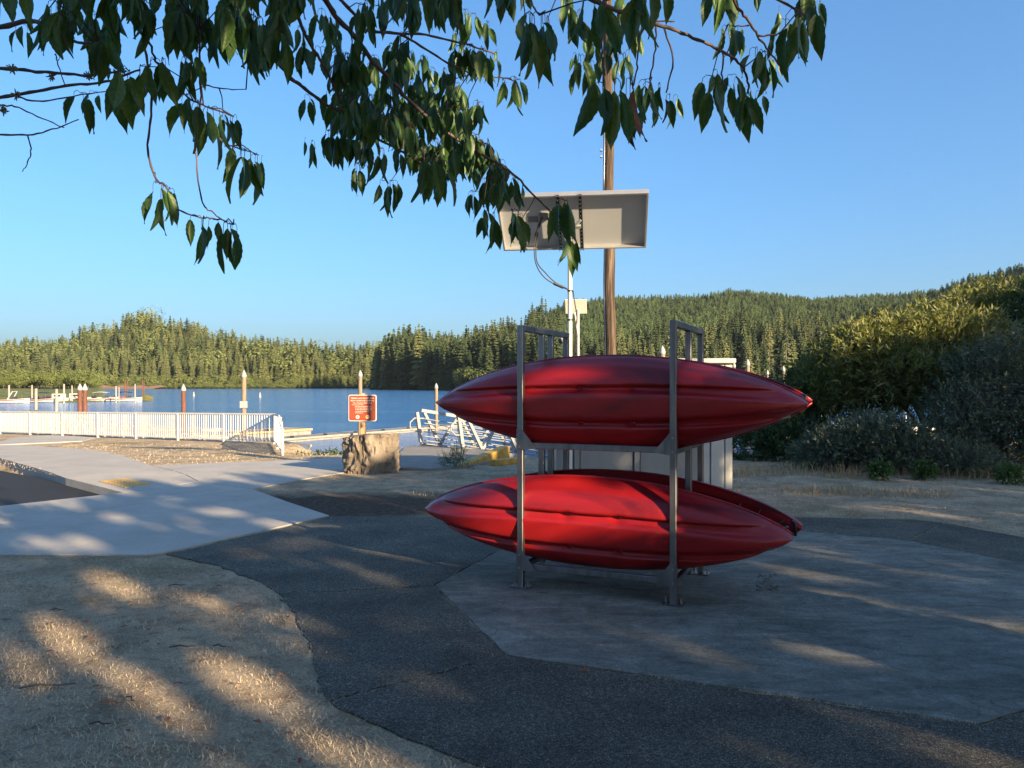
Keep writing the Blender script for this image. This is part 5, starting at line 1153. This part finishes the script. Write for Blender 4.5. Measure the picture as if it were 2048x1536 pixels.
def shrub(name, label, cat, loc, lobes, ntw, per, tw, ll, asp, leaf, stems=7, group=None, upb=.35, spread=.8, shell=.5, seed=1, keep=None, twig_every=3, stem_r=.035, bark='shrub_bark'):
    g = np.random.default_rng(seed); loc = Vector(loc); t = thing(name, label, cat, loc, group); L = [(a[0] + loc.x, a[1] + loc.y, a[2] + loc.z, a[3], a[4], a[5]) for a in lobes]
    V, Fq, (c, e) = sprigs(g, L, ntw, per, tw, ll, asp, upb, spread, shell, keep); V = V - np.array(loc)
    o = obj('crown', mesh_np('crown', V, Fq, 4, M[leaf]), None, t)
    b = MB(); gp = random.Random(seed)
    for i in range(0, len(c), twig_every):
        b.tube([c[i], (c[i] + e[i]) / 2 + np.array([0, 0, .02]), e[i]], [.006, .004, .002], 3, False)
    obj('twig', b, M[bark], t)['kind'] = 'stuff'
    for i in range(stems):
        lb_ = L[gp.randrange(len(L))]; q0 = loc + Vector((gp.gauss(0, .25), gp.gauss(0, .2), -.1)); q2 = Vector((lb_[0] + gp.gauss(0, .4) * lb_[3], lb_[1] + gp.gauss(0, .4) * lb_[4], lb_[2] + gp.uniform(-.2, .6) * lb_[5]))
        q1 = q0.lerp(q2, .5) + Vector((gp.gauss(0, .15), gp.gauss(0, .15), .12)); obj('stem', MB().tube(spl([q0, q1, q2], 4), [stem_r * (1 - .8 * k_ / 8) for k_ in range(9)], 6), M[bark], t, True)
        for j in range(5):
            s_ = q1.lerp(q2, gp.random()); lb2 = L[gp.randrange(len(L))]; z_ = Vector((lb2[0] + gp.gauss(0, .5) * lb2[3], lb2[1] + gp.gauss(0, .5) * lb2[4], lb2[2] + gp.gauss(0, .5) * lb2[5]))
            if (z_ - s_).length < 2.6: obj('branch', MB().tube([s_, s_.lerp(z_, .5) + Vector((0, 0, .08)), z_], [stem_r * .45, stem_r * .28, .004], 5), M[bark], t, True)
    return t
def pl_(px, py, Y, rx, ry, rz): p = P(px, py, Y); return (p.x, p.y, p.z, rx, ry, rz)
def rel(loc, ls): return [(a[0] - loc.x, a[1] - loc.y, a[2] - loc.z, *a[3:]) for a in ls]
loc = Vector((9.6, 17.5, gz(17.5)))
shrub('willow_shrub', 'big rounded willow shrub with sunlit yellow-green top right of the kayaks', 'shrub', loc, rel(loc, [pl_(1850, 722, 17.5, 1.55, 1.3, .85), pl_(1735, 735, 17, 1.05, 1.0, .82), pl_(1930, 718, 18, 1.15, 1.2, .85), pl_(1690, 765, 17.5, .9, .9, .38), pl_(1800, 752, 16.6, 1.3, 1.0, .42), pl_(1640, 775, 18, .6, .8, .45), pl_(1880, 660, 17.8, .8, .9, .33), pl_(1790, 672, 17.4, .7, .8, .32)]),
      3900, 9, .46, .15, .125, 'willow_leaf', 12, seed=11, shell=.55, stem_r=.06)
loc = Vector((13.2, 21.0, gz(21)))
shrub('willow_shrub', 'taller willow behind the rounded one, its sunlit shoots at the upper right', 'shrub', loc, rel(loc, [pl_(1965, 648, 21, 1.4, 1.3, .7), pl_(1910, 664, 21, 1.0, 1.1, .5), pl_(2070, 655, 21, 1.6, 1.4, .9), pl_(1990, 602, 21.5, .7, .8, .32), pl_(2090, 612, 21, .9, 1.1, .45), pl_(1915, 634, 21.5, .6, .8, .3)]),
      2700, 9, .52, .16, .125, 'willow_leaf', 10, seed=12, shell=.5, stem_r=.07)
loc = Vector((15.0, 19.0, gz(19)))
shrub('leafy_tree', 'dark green bushy tree cut by the right edge above the grey willow', 'tree', loc, rel(loc, [pl_(2050, 680, 19, .9, 1.1, .7), pl_(2140, 640, 19, 1.4, 1.4, 1.1), pl_(2100, 740, 19, 1.4, 1.2, .9)]), 3000, 9, .4, .10, .22, 'dark_leaf', 6, seed=13, stem_r=.07)
loc = Vector((6.4, 18.3, gz(18.3)))
shrub('leafy_shrub', 'dark green shrub between the kayak sterns and the willow', 'shrub', loc, rel(loc, [pl_(1590, 800, 18.5, .65, .8, .55), pl_(1640, 770, 18.5, .6, .8, .5), pl_(1560, 850, 18, .9, .8, .5), pl_(1680, 735, 18.5, .55, .7, .35), pl_(1500, 900, 17.5, .8, .8, .45), pl_(1600, 890, 17, .8, .8, .5)]), 3200, 9, .36, .085, .22, 'dark_leaf', 7, seed=14, shell=.4)
loc = Vector((6.5, 14.2, gz(14.2)))
shrub('grey_willow', 'low grey-green willow shrub in front of the dry grass strip', 'shrub', loc, rel(loc, [pl_(1700, 905, 14.3, .75, .6, .40), pl_(1770, 900, 14.0, .75, .6, .42), pl_(1650, 920, 14.6, .6, .6, .30), pl_(1830, 920, 14.0, .6, .6, .36), pl_(1740, 875, 14.5, .6, .6, .25)]), 1900, 10, .38, .075, .19, 'willow_grey', 8, upb=.7, seed=15, shell=.35, stem_r=.02)
loc = Vector((9.3, 14.6, gz(14.6)))
shrub('grey_willow', 'tall dusky grey willow at the right edge of the view', 'shrub', loc, rel(loc, [pl_(1980, 780, 15, .9, .9, .75), pl_(2050, 760, 15, 1.0, 1.0, .9), pl_(1930, 830, 14.6, .6, .8, .5), pl_(2010, 880, 14.4, .9, .8, .6), pl_(1900, 880, 14.6, .5, .6, .35), pl_(2080, 850, 14.4, .8, .8, .7)]), 2900, 10, .40, .078, .19, 'willow_grey', 9, upb=.6, seed=16, shell=.4, stem_r=.04)
loc = Vector((7.9, 13.6, 0))
shrub('grey_willow', 'small pale-shooted willow in front of the dusky one', 'shrub', loc, rel(loc, [pl_(1900, 930, 13.5, .42, .4, .26), pl_(1950, 940, 13.3, .4, .4, .24)]), 420, 11, .36, .055, .20, 'willow_grey', 6, upb=1.2, seed=17, shell=.2, stem_r=.012)
for px, py, w, lab, sd_ in ((1850, 953, .16, 'low bright green weed at the foot of the grey willow', 18), (2020, 962, .18, 'low bright green weed near the right edge', 19), (1760, 954, .12, 'small green weed under the low grey willow', 20)):
    loc = G(px, py + 6); shrub('leafy_weed', lab, 'weed', loc, [(0, 0, .16, w, w * .7, .08)], 110, 7, .13, .05, .32, 'bright_leaf', 3, seed=sd_, shell=.2, stem_r=.008)
loc = G(908, 937); shrub('flowering_weed', 'straggly flowering weed growing against the yellow kerb', 'weed', loc, [(0, 0, .07, .30, .16, .06), (.1, 0, .26, .18, .10, .18), (-.12, .05, .16, .16, .10, .12)], 48, 6, .20, .035, .22, 'weed_leaf', 12, upb=1.3, seed=22, shell=.1, twig_every=1, stem_r=.006, bark='reed')
n = 26; g = np.random.default_rng(5)
loc = Vector((-4.3, 19.6, gz(19.6) - .6))
shrub('shore_plants', 'dark green waterside plants on the bank below the path', 'shrub', loc, [(-.9, 0, .2, .5, .3, .25), (0, .1, .15, .6, .3, .25), (.8, 0, .25, .5, .3, .22), (-.3, .2, .3, .5, .3, .2)], 900, 8, .28, .07, .25, 'dark_leaf', 5, upb=1.0, seed=23, shell=.2, stem_r=.01)
# ------------------------------------------------------------------ trees behind the camera that shade the foreground
HOLES = []
def hole_px(px, py, ru, rv, dens=0.0, z=None, Y=None):
    p = G(px, py) if Y is None else P(px, py, Y); u, v = uv_sun(p.x, p.y, p.z); HOLES.append((u, v, ru, rv, dens))
for a in ((130, 1265, .16, .20, 0), (230, 1165, .24, .22, .0), (330, 1390, .14, .15, .0), (245, 1335, .10, .14, .1), (500, 1370, .19, .19, 0), (650, 1480, .14, .13, .05), (470, 1180, .12, .1, .35), (75, 1085, .16, .16, .05), (165, 1085, .18, .18, 0), (235, 1035, .2, .14, 0),
          (430, 1025, .30, .16, 0), (545, 1045, .26, .16, .0), (330, 998, .22, .07, .05), (600, 1085, .30, .10, .1), (860, 1110, .30, .12, .1), (760, 1160, .18, .10, .2), (480, 1110, .2, .12, .15), (1000, 1060, .4, .1, .2), (420, 1200, .14, .12, .15), (180, 1200, .12, .14, .1), (60, 1330, .1, .12, .2), (980, 1300, .12, .1, .35), (120, 915, .8, .12, 0), (560, 1090, .2, .08, .1), (700, 1120, .3, .07, .25),
          (1600, 1150, .16, .12, .12), (1700, 1200, .14, .12, .12), (1900, 1240, .18, .12, .15), (1230, 1250, .2, .12, .22), (1400, 1310, .16, .1, .3), (1640, 1310, .16, .09, .3), (1400, 1150, .1, .05, .3), (1620, 985, .9, .05, .1), (1560, 975, .8, .05, .1), (1900, 1040, .5, .03, .35)):
    hole_px(*a)
for px, py, Y, ru, rv, dn in ((1160, 1015, 5.85, .42, .30, 0), (1240, 1030, 5.8, .34, .30, 0), (1110, 980, 5.95, .34, .28, 0), (1340, 1040, 5.6, .2, .2, 0), (960, 1030, 6.3, .26, .20, .2), (1120, 752, 5.9, .26, .12, .1), (985, 800, 6.2, .22, .10, .45), (1200, 790, 5.8, .16, .09, .35), (1400, 985, 6.2, .2, .12, 0), (1560, 1095, 5.4, .14, .12, .05), (1455, 940, 11.4, .14, .22, .05), (1450, 725, 11.4, .7, .25, 0), (1065, 935, 14.6, .8, .12, 0), (740, 885, 13.6, .7, .25, 0)):
    hole_px(px, py, ru, rv, dn, Y=Y)
TOPU = np.array([(-30, 2.8), (0, 2.7), (2, 2.85), (3, 3.15), (4, 3.4), (5.4, 3.35), (6.4, 3.2), (7, 3.1), (8, 3.2), (9.3, 3.45), (11, 3.4), (14, 3.85), (16.5, 4.12), (18.2, 4.25), (20, 4.7), (22.7, 5.25), (26, 6.5), (40, 8)])
def shade_keep(c, g):
    s = -.68*c[:, 0] + .73*c[:, 1]; u = .73*c[:, 0] + .68*c[:, 1]; v = c[:, 2]*math.cos(SUN_EL) + s*math.sin(SUN_EL)
    top = np.interp(u, TOPU[:, 0], TOPU[:, 1]) + .22*np.sin(u*5.1) * np.sin(u*1.7 + 1) + .12*np.sin(u*13.7)
    pr = np.clip((top - v) / .10, 0, 1)
    for hu, hv, ru, rv, dn in HOLES:
        ru, rv = ru * .80, rv * .82
        d = ((u - hu) / ru) ** 2 + ((v - hv) / rv) ** 2 + 1.1 * vnoise(u, v, .14, 61) + .7 * vnoise(u, v, .06, 62); pr = np.where(d < 1, np.minimum(pr, dn * .5), pr)
    por = vnoise(u, v, .30, 63) + .6 * vnoise(u, v, .11, 64); pr = np.where(por > .30, pr * .12, pr)
    return g.random(len(c)) < pr
SH = [(-4, -15, 0), (1.5, -13, 1), (5.5, -12, 1), (9.5, -15, 1), (14, -16, 1), (18.5, -20, 1), (24, -19, 1), (30, -23, 0), (37, -20, 0)]
for i, (uu, ss, fine_) in enumerate(SH):
    x = .73*uu - .68*ss; y = .68*uu + .73*ss; gg = np.random.default_rng(200 + i)
    t = thing('shade_tree', 'broadleaf tree standing behind the viewpoint', 'tree', (x, y, 0), 'trees behind the viewpoint')
    z0 = (.1 - ss*math.sin(SUN_EL)) / math.cos(SUN_EL); vt = float(np.interp(uu, TOPU[:, 0], TOPU[:, 1])) + .6; z1 = (vt - ss*math.sin(SUN_EL)) / math.cos(SUN_EL)
    zc, hz_ = (z0 + z1) / 2, (z1 - z0) / 2 + .5; wr = 3.6 if fine_ else 4.4
    n = int((30000 if fine_ else 9000) * max(1, hz_ / 1.8)); q = gg.uniform(-1, 1, (n, 3)); r2 = (np.abs(q) ** 4).sum(1); q = q[r2 < 1.2]
    c = np.stack([x + .73*q[:, 0]*wr - .68*q[:, 1]*1.4, y + .68*q[:, 0]*wr + .73*q[:, 1]*1.4, zc + q[:, 2]*hz_], -1)
    k = len(c); d = lookat(gg.normal(size=(k, 3)) + np.array([0, 0, -.3])); L = (.12 + .08 * gg.random(k)) * (1 if fine_ else 2.2)
    sel = shade_keep(c + d * (L * .5)[:, None], gg); c, d, L = c[sel], d[sel], L[sel]; k = len(c); s2 = lookat(np.cross(d, gg.normal(size=(k, 3))))
    V = leaf_quads(c, d, s2, L, L * .34) - np.array([x, y, 0])
    obj('crown', mesh_np('crown', V, np.arange(k*4).reshape(-1, 4), 4, M['shade_leaf']), None, t)
    obj('trunk', MB().tube([(x, y, -.3), (x + .1, y, z0 * .5), (x, y, z0), (x, y, zc)], [.22, .18, .12, .05], 10), M['cherry_bark'], t, True)
loc = Vector((4.35, 2.75, 0))  # unseen shrub, added for its shadow on the right halves of the kayaks
shrub('leafy_shrub', 'tall leafy shrub added out of view on the right to shade the kayaks', 'shrub', loc, [(.12, 0, .75, .42, .5, .7), (.15, .1, 1.7, .40, .45, .65), (.35, -.3, 1.2, .4, .4, .8), (.0, .2, 2.35, .30, .3, .28)], 2800, 8, .22, .085, .42, 'dark_leaf', 6, seed=40, shell=.15)
BIG = [(-1.5, -9, 11), (-6, -12, 13), (-11, -9, 12), (-17, -14, 14), (-23, -9, 12), (-3, -16, 14)]
for i, (uu, ss, hh) in enumerate(BIG):
    x = .73*uu - .68*ss; y = .68*uu + .73*ss; gg = np.random.default_rng(300 + i)
    t = thing('shade_tree', 'tall broadleaf tree standing behind the viewpoint', 'tree', (x, y, 0), 'tall trees behind the viewpoint')
    q = gg.normal(size=(9000, 3)); q /= np.linalg.norm(q, axis=1, keepdims=True); q *= (.55 + .45 * gg.random((9000, 1)) ** .5)
    c = q * np.array([4.2, 4.2, hh * .42]) + np.array([x, y, hh * .58]); d = lookat(gg.normal(size=(9000, 3))); L = .35 + .25 * gg.random(9000)
    e_ = c + d * (L * .5)[:, None]; s_ = -.68*e_[:, 0] + .73*e_[:, 1]; u_ = .73*e_[:, 0] + .68*e_[:, 1]; v_ = e_[:, 2]*math.cos(SUN_EL) + s_*math.sin(SUN_EL)
    sel = ((u_ < 2.2) & (v_ > np.maximum(2.9, 1.65*u_ + .6))) | (u_ < -.8); sel &= (c[:, 1] < -.5); c, d, L = c[sel], d[sel], L[sel]; k = len(c); s2 = lookat(np.cross(d, gg.normal(size=(k, 3))))
    obj('crown', mesh_np('crown', leaf_quads(c, d, s2, L, L * .34) - np.array([x, y, 0]), np.arange(k*4).reshape(-1, 4), 4, M['shade_leaf']), None, t)
    obj('trunk', MB().tube([(x, y, -.3), (x + .1, y, hh*.3), (x, y, hh*.7)], [.28, .2, .06], 10), M['cherry_bark'], t, True)
# the cherry's own crown above and behind the camera
def cherry_keep(c):
    s = -.68*c[:, 0] + .73*c[:, 1]; u = .73*c[:, 0] + .68*c[:, 1]; v = c[:, 2]*math.cos(SUN_EL) + s*math.sin(SUN_EL)
    return ((u < 2.9) & (v > 2.75) | (v > 3.5) & (u < 4.6)) & ((c[:, 1] < 1.0) | (c[:, 2] > 1.9 + c[:, 1] * .62)) & (v < 4.6)
gg = np.random.default_rng(77)
V, Fq, _ = sprigs(gg, [(-.3, -1.6, 4.0, 2.6, 1.8, 1.1), (1.6, -1.2, 3.9, 2.0, 1.6, .9), (-2.2, -2.2, 4.0, 1.8, 1.6, 1.1), (-.5, .6, 4.2, 2.2, 1.2, .7)], 2600, 7, .35, .12, .21, -.3, .8, .15, cherry_keep)
o = obj('foliage', mesh_np('foliage', V - np.array(wloc(ct)), Fq, 4, M['shade_leaf']), None, ct); o['kind'] = 'stuff'
# ------------------------------------------------------------------ dry grass, litter on it
def blades(name, pts, hmin, hmax, w, m, lay, g, label):
    n = len(pts); h = hmin + (hmax - hmin) * g.random(n) ** 1.5; az = g.random(n) * 6.28; ln = lay[0] + (lay[1] - lay[0]) * g.random(n)
    d = np.stack([np.cos(az) * np.sin(ln), np.sin(az) * np.sin(ln), np.cos(ln)], -1); sd = np.stack([-np.sin(az), np.cos(az), 0*az], -1) * (w * (.6 + .8 * g.random(n)))[:, None]
    mid = pts + d * (h * .55)[:, None]; tip = pts + d * h[:, None]; tip[:, 2] -= h * .18 * g.random(n); tip[:, :2] += g.normal(0, .15, (n, 2)) * h[:, None]; tip[:, 2] = np.maximum(tip[:, 2], pts[:, 2] + .004)
    V = np.stack([pts - sd, pts + sd, mid + sd * .8, mid - sd * .8, tip], 1).reshape(-1, 3); b = np.arange(n) * 5
    F3 = np.stack([np.stack([b, b+1, b+2], -1), np.stack([b, b+2, b+3], -1), np.stack([b+3, b+2, b+4], -1)], 1).reshape(-1, 3)
    o = obj(name, mesh_np(name, V, F3, 3, M[m]), None); o['kind'] = 'stuff'; o['label'] = label; return o
g = np.random.default_rng(9)
def lawn_pts(n, x0, x1, y0, y1, pave=True, clump=0.0):
    x = g.uniform(x0, x1, n); y = y0 + (y1 - y0) * g.random(n) ** 1.25; k = np.ones(n, bool)
    if pave:
        for q in PAVED: k &= ~in_poly(inset(q, .045 if len(q) > 12 else .02), x, y)
        k &= ~in_poly(PARK, x, y)
    if clump: k &= (vnoise(x, y, .22, 41) + .5 > clump * g.random(n))
    k &= bank_sd(x, y) < .3
    x, y = x[k], y[k]; return np.stack([x, y, -SLOPE * np.maximum(0, y - CREASE) - .012], -1)
blades('dry_grass', np.concatenate([lawn_pts(230000, -4.4, 1.2, 2.5, 6.2, True, .9), lawn_pts(90000, -5.0, .2, 2.6, 7.5, True, .6)]), .018, .060, .0013, 'straw', (.75, 1.5), g, 'short dry straw-coloured grass in the foreground')
p = lawn_pts(42000, 2.0, 11.5, 8.2, 14.5, True, .8); blades('dry_grass', p, .02, .07, .0022, 'straw', (.5, 1.45), g, 'dry grass between the apron and the shrubs')
p = lawn_pts(30000, -14, -2.6, 12.5, 24, True, .7); p = p[(p[:, 1] > 13)]; blades('dry_grass', p, .02, .08, .0035, 'straw', (.5, 1.4), g, 'sunlit dry grass in front of the railing')
p = lawn_pts(9000, -1.5, 4, 11, 17.0, True, .6); blades('dry_grass', p, .02, .09, .003, 'straw', (.4, 1.4), g, 'dry grass around the landing')
tx = g.uniform(3.0, 9.5, 2600); ty = 13.1 + .9 * g.random(2600) + .25*np.sin(tx*3) - .08*(tx - 6); blades('dry_grass', np.stack([tx, ty, 0*tx - .01], -1)[bank_sd(tx, ty) < 0], .10, .34, .003, 'tall_straw', (.05, .6), g, 'tall dry grass along the foot of the shrubs')
tx = g.uniform(4.0, 6.4, 900); ty = 11.0 + .7 * g.random(900) - .12*(tx - 4); blades('dry_grass', np.stack([tx, ty, 0*tx - .01], -1), .06, .20, .003, 'tall_straw', (.1, .8), g, 'taller sunlit tuft line beside the cabinet')
sx_ = g.uniform(-3.2, 4.2, 2600); sy_ = 2.7 + 6.5 * g.random(2600); blades('straw_litter', np.stack([sx_, sy_, 0*sx_ + .008], -1), .012, .045, .0012, 'straw', (1.45, 1.56), g, 'loose bits of straw scattered over the paving')
# grass tufts creeping over the paved edges
ed = [(-.03, 4.50), (2.2, 3.58)]; e0 = Vector(PAD[1]); e1_ = Vector(PAD[2]); s = g.random(900) ** .6; pts = np.stack([e0.x + (e1_.x - e0.x) * s + g.normal(0, .012, 900), e0.y + (e1_.y - e0.y) * s + g.normal(0, .012, 900), 0*s + .002], -1)
blades('dry_grass', pts[s > .35], .010, .03, .0012, 'straw', (.5, 1.45), g, 'dry grass growing in the joint of the concrete pad')
def litter(name, label, cat, group, m, spots, mk):
    me = None
    for i, (px, py, sz, az) in enumerate(spots):
        p = G(px, py, .022); o = bpy.data.objects.new(name, mk[i % len(mk)]); COL.objects.link(o); o.location = p; o.rotation_euler = (random.gauss(0, .15), random.gauss(0, .15), az); o.scale = (sz, sz, sz); link_props(o, label, cat, group)
def flat_leaf(seed, m):
    v, f, u = leaf_geo(seed); v = np.stack([v[:, 0], -v[:, 2] - .5, -v[:, 1] * .8 + .02], -1); return mesh_np('fallen_leaf', v, f, 4, M[m], True, u)
FLV = [flat_leaf(300 + i, 'dead_leaf') for i in range(3)]; FLR = [flat_leaf(310 + i, 'red_leaf') for i in range(2)]
rr = random.Random(4)
litter('fallen_leaf', 'small brown fallen leaf lying on the dry grass', 'leaf', 'brown fallen leaves on the dry grass', None, [(170, 1250, .07, 1), (215, 1413, .085, 2), (335, 1447, .075, .3), (247, 1260, .06, 2), (435, 1178, .09, 1.2), (575, 1240, .08, .4), (360, 1265, .06, 3), (180, 1282, .07, 2.2), (290, 1292, .07, 1.1), (110, 1222, .06, .7), (480, 1225, .05, 1.6), (100, 1310, .06, 2.7), (400, 1330, .05, .1), (60, 1180, .06, 1.9), (68, 1500, .05, .6)] + [(rr.uniform(5, 620), rr.uniform(1130, 1530), rr.uniform(.03, .06), rr.random() * 6) for _ in range(22)], FLV)
litter('fallen_leaf', 'small dark red fallen leaf on the dry grass', 'leaf', 'red fallen leaves on the dry grass', None, [(104, 1473, .05, .5), (355, 1375, .05, 2), (255, 1470, .04, 1), (190, 1173, .05, 2.5), (600, 1530, .05, .2)], FLR)
o = bpy.data.objects.new('fallen_leaf', FLV[0]); COL.objects.link(o); o.location = G(1167, 1348, .022); o.scale = (.09, .09, .09); o.rotation_euler = (0, 0, 1.4); link_props(o, 'single tan leaf lying on the dark asphalt in front of the pad', 'leaf')
for px, py, L, az, lab in ((95, 1383, .27, .25, 'longest dark twig lying on the grass at the left'), (365, 1303, .15, .2, 'dark twig near the middle of the grass'), (440, 1302, .09, -.1, 'short dark twig right of another on the grass'), (355, 1178, .13, .15, 'thin twig on the grass near the path'), (115, 1228, .10, .15, 'small twig in the sunlit grass streak'), (200, 1460, .10, .1, 'short twig low on the grass'), (262, 1410, .09, -.6, 'small crooked twig on the grass')):
    p = G(px, py, .03); d = Vector((math.cos(az), math.sin(az), 0)) * L / 2; o = obj('fallen_twig', MB().tube([p - d, p - d*.3 + Vector((.004, .008, .006)), p + d*.4 - Vector((.003, .006, 0)), p + d], [.004, .0045, .004, .002], 5), M['stick'], None, True, loc=p); link_props(o, lab, 'twig')
rp = MB(); 
for i in range(90):
    a_, b_ = random.random(), random.random(); p = G(1512 + 44 * a_, 1150 + 34 * b_, .014); s_ = random.uniform(.004, .011); rp.box(p, (s_ * 1.5, s_, s_ * .7), Matrix.Rotation(random.random() * 3, 3, 'Z'))
o = obj('gravel', rp, M['old_concrete'], None); o['kind'] = 'stuff'; o['label'] = 'crumbled patch of broken concrete on the pad'
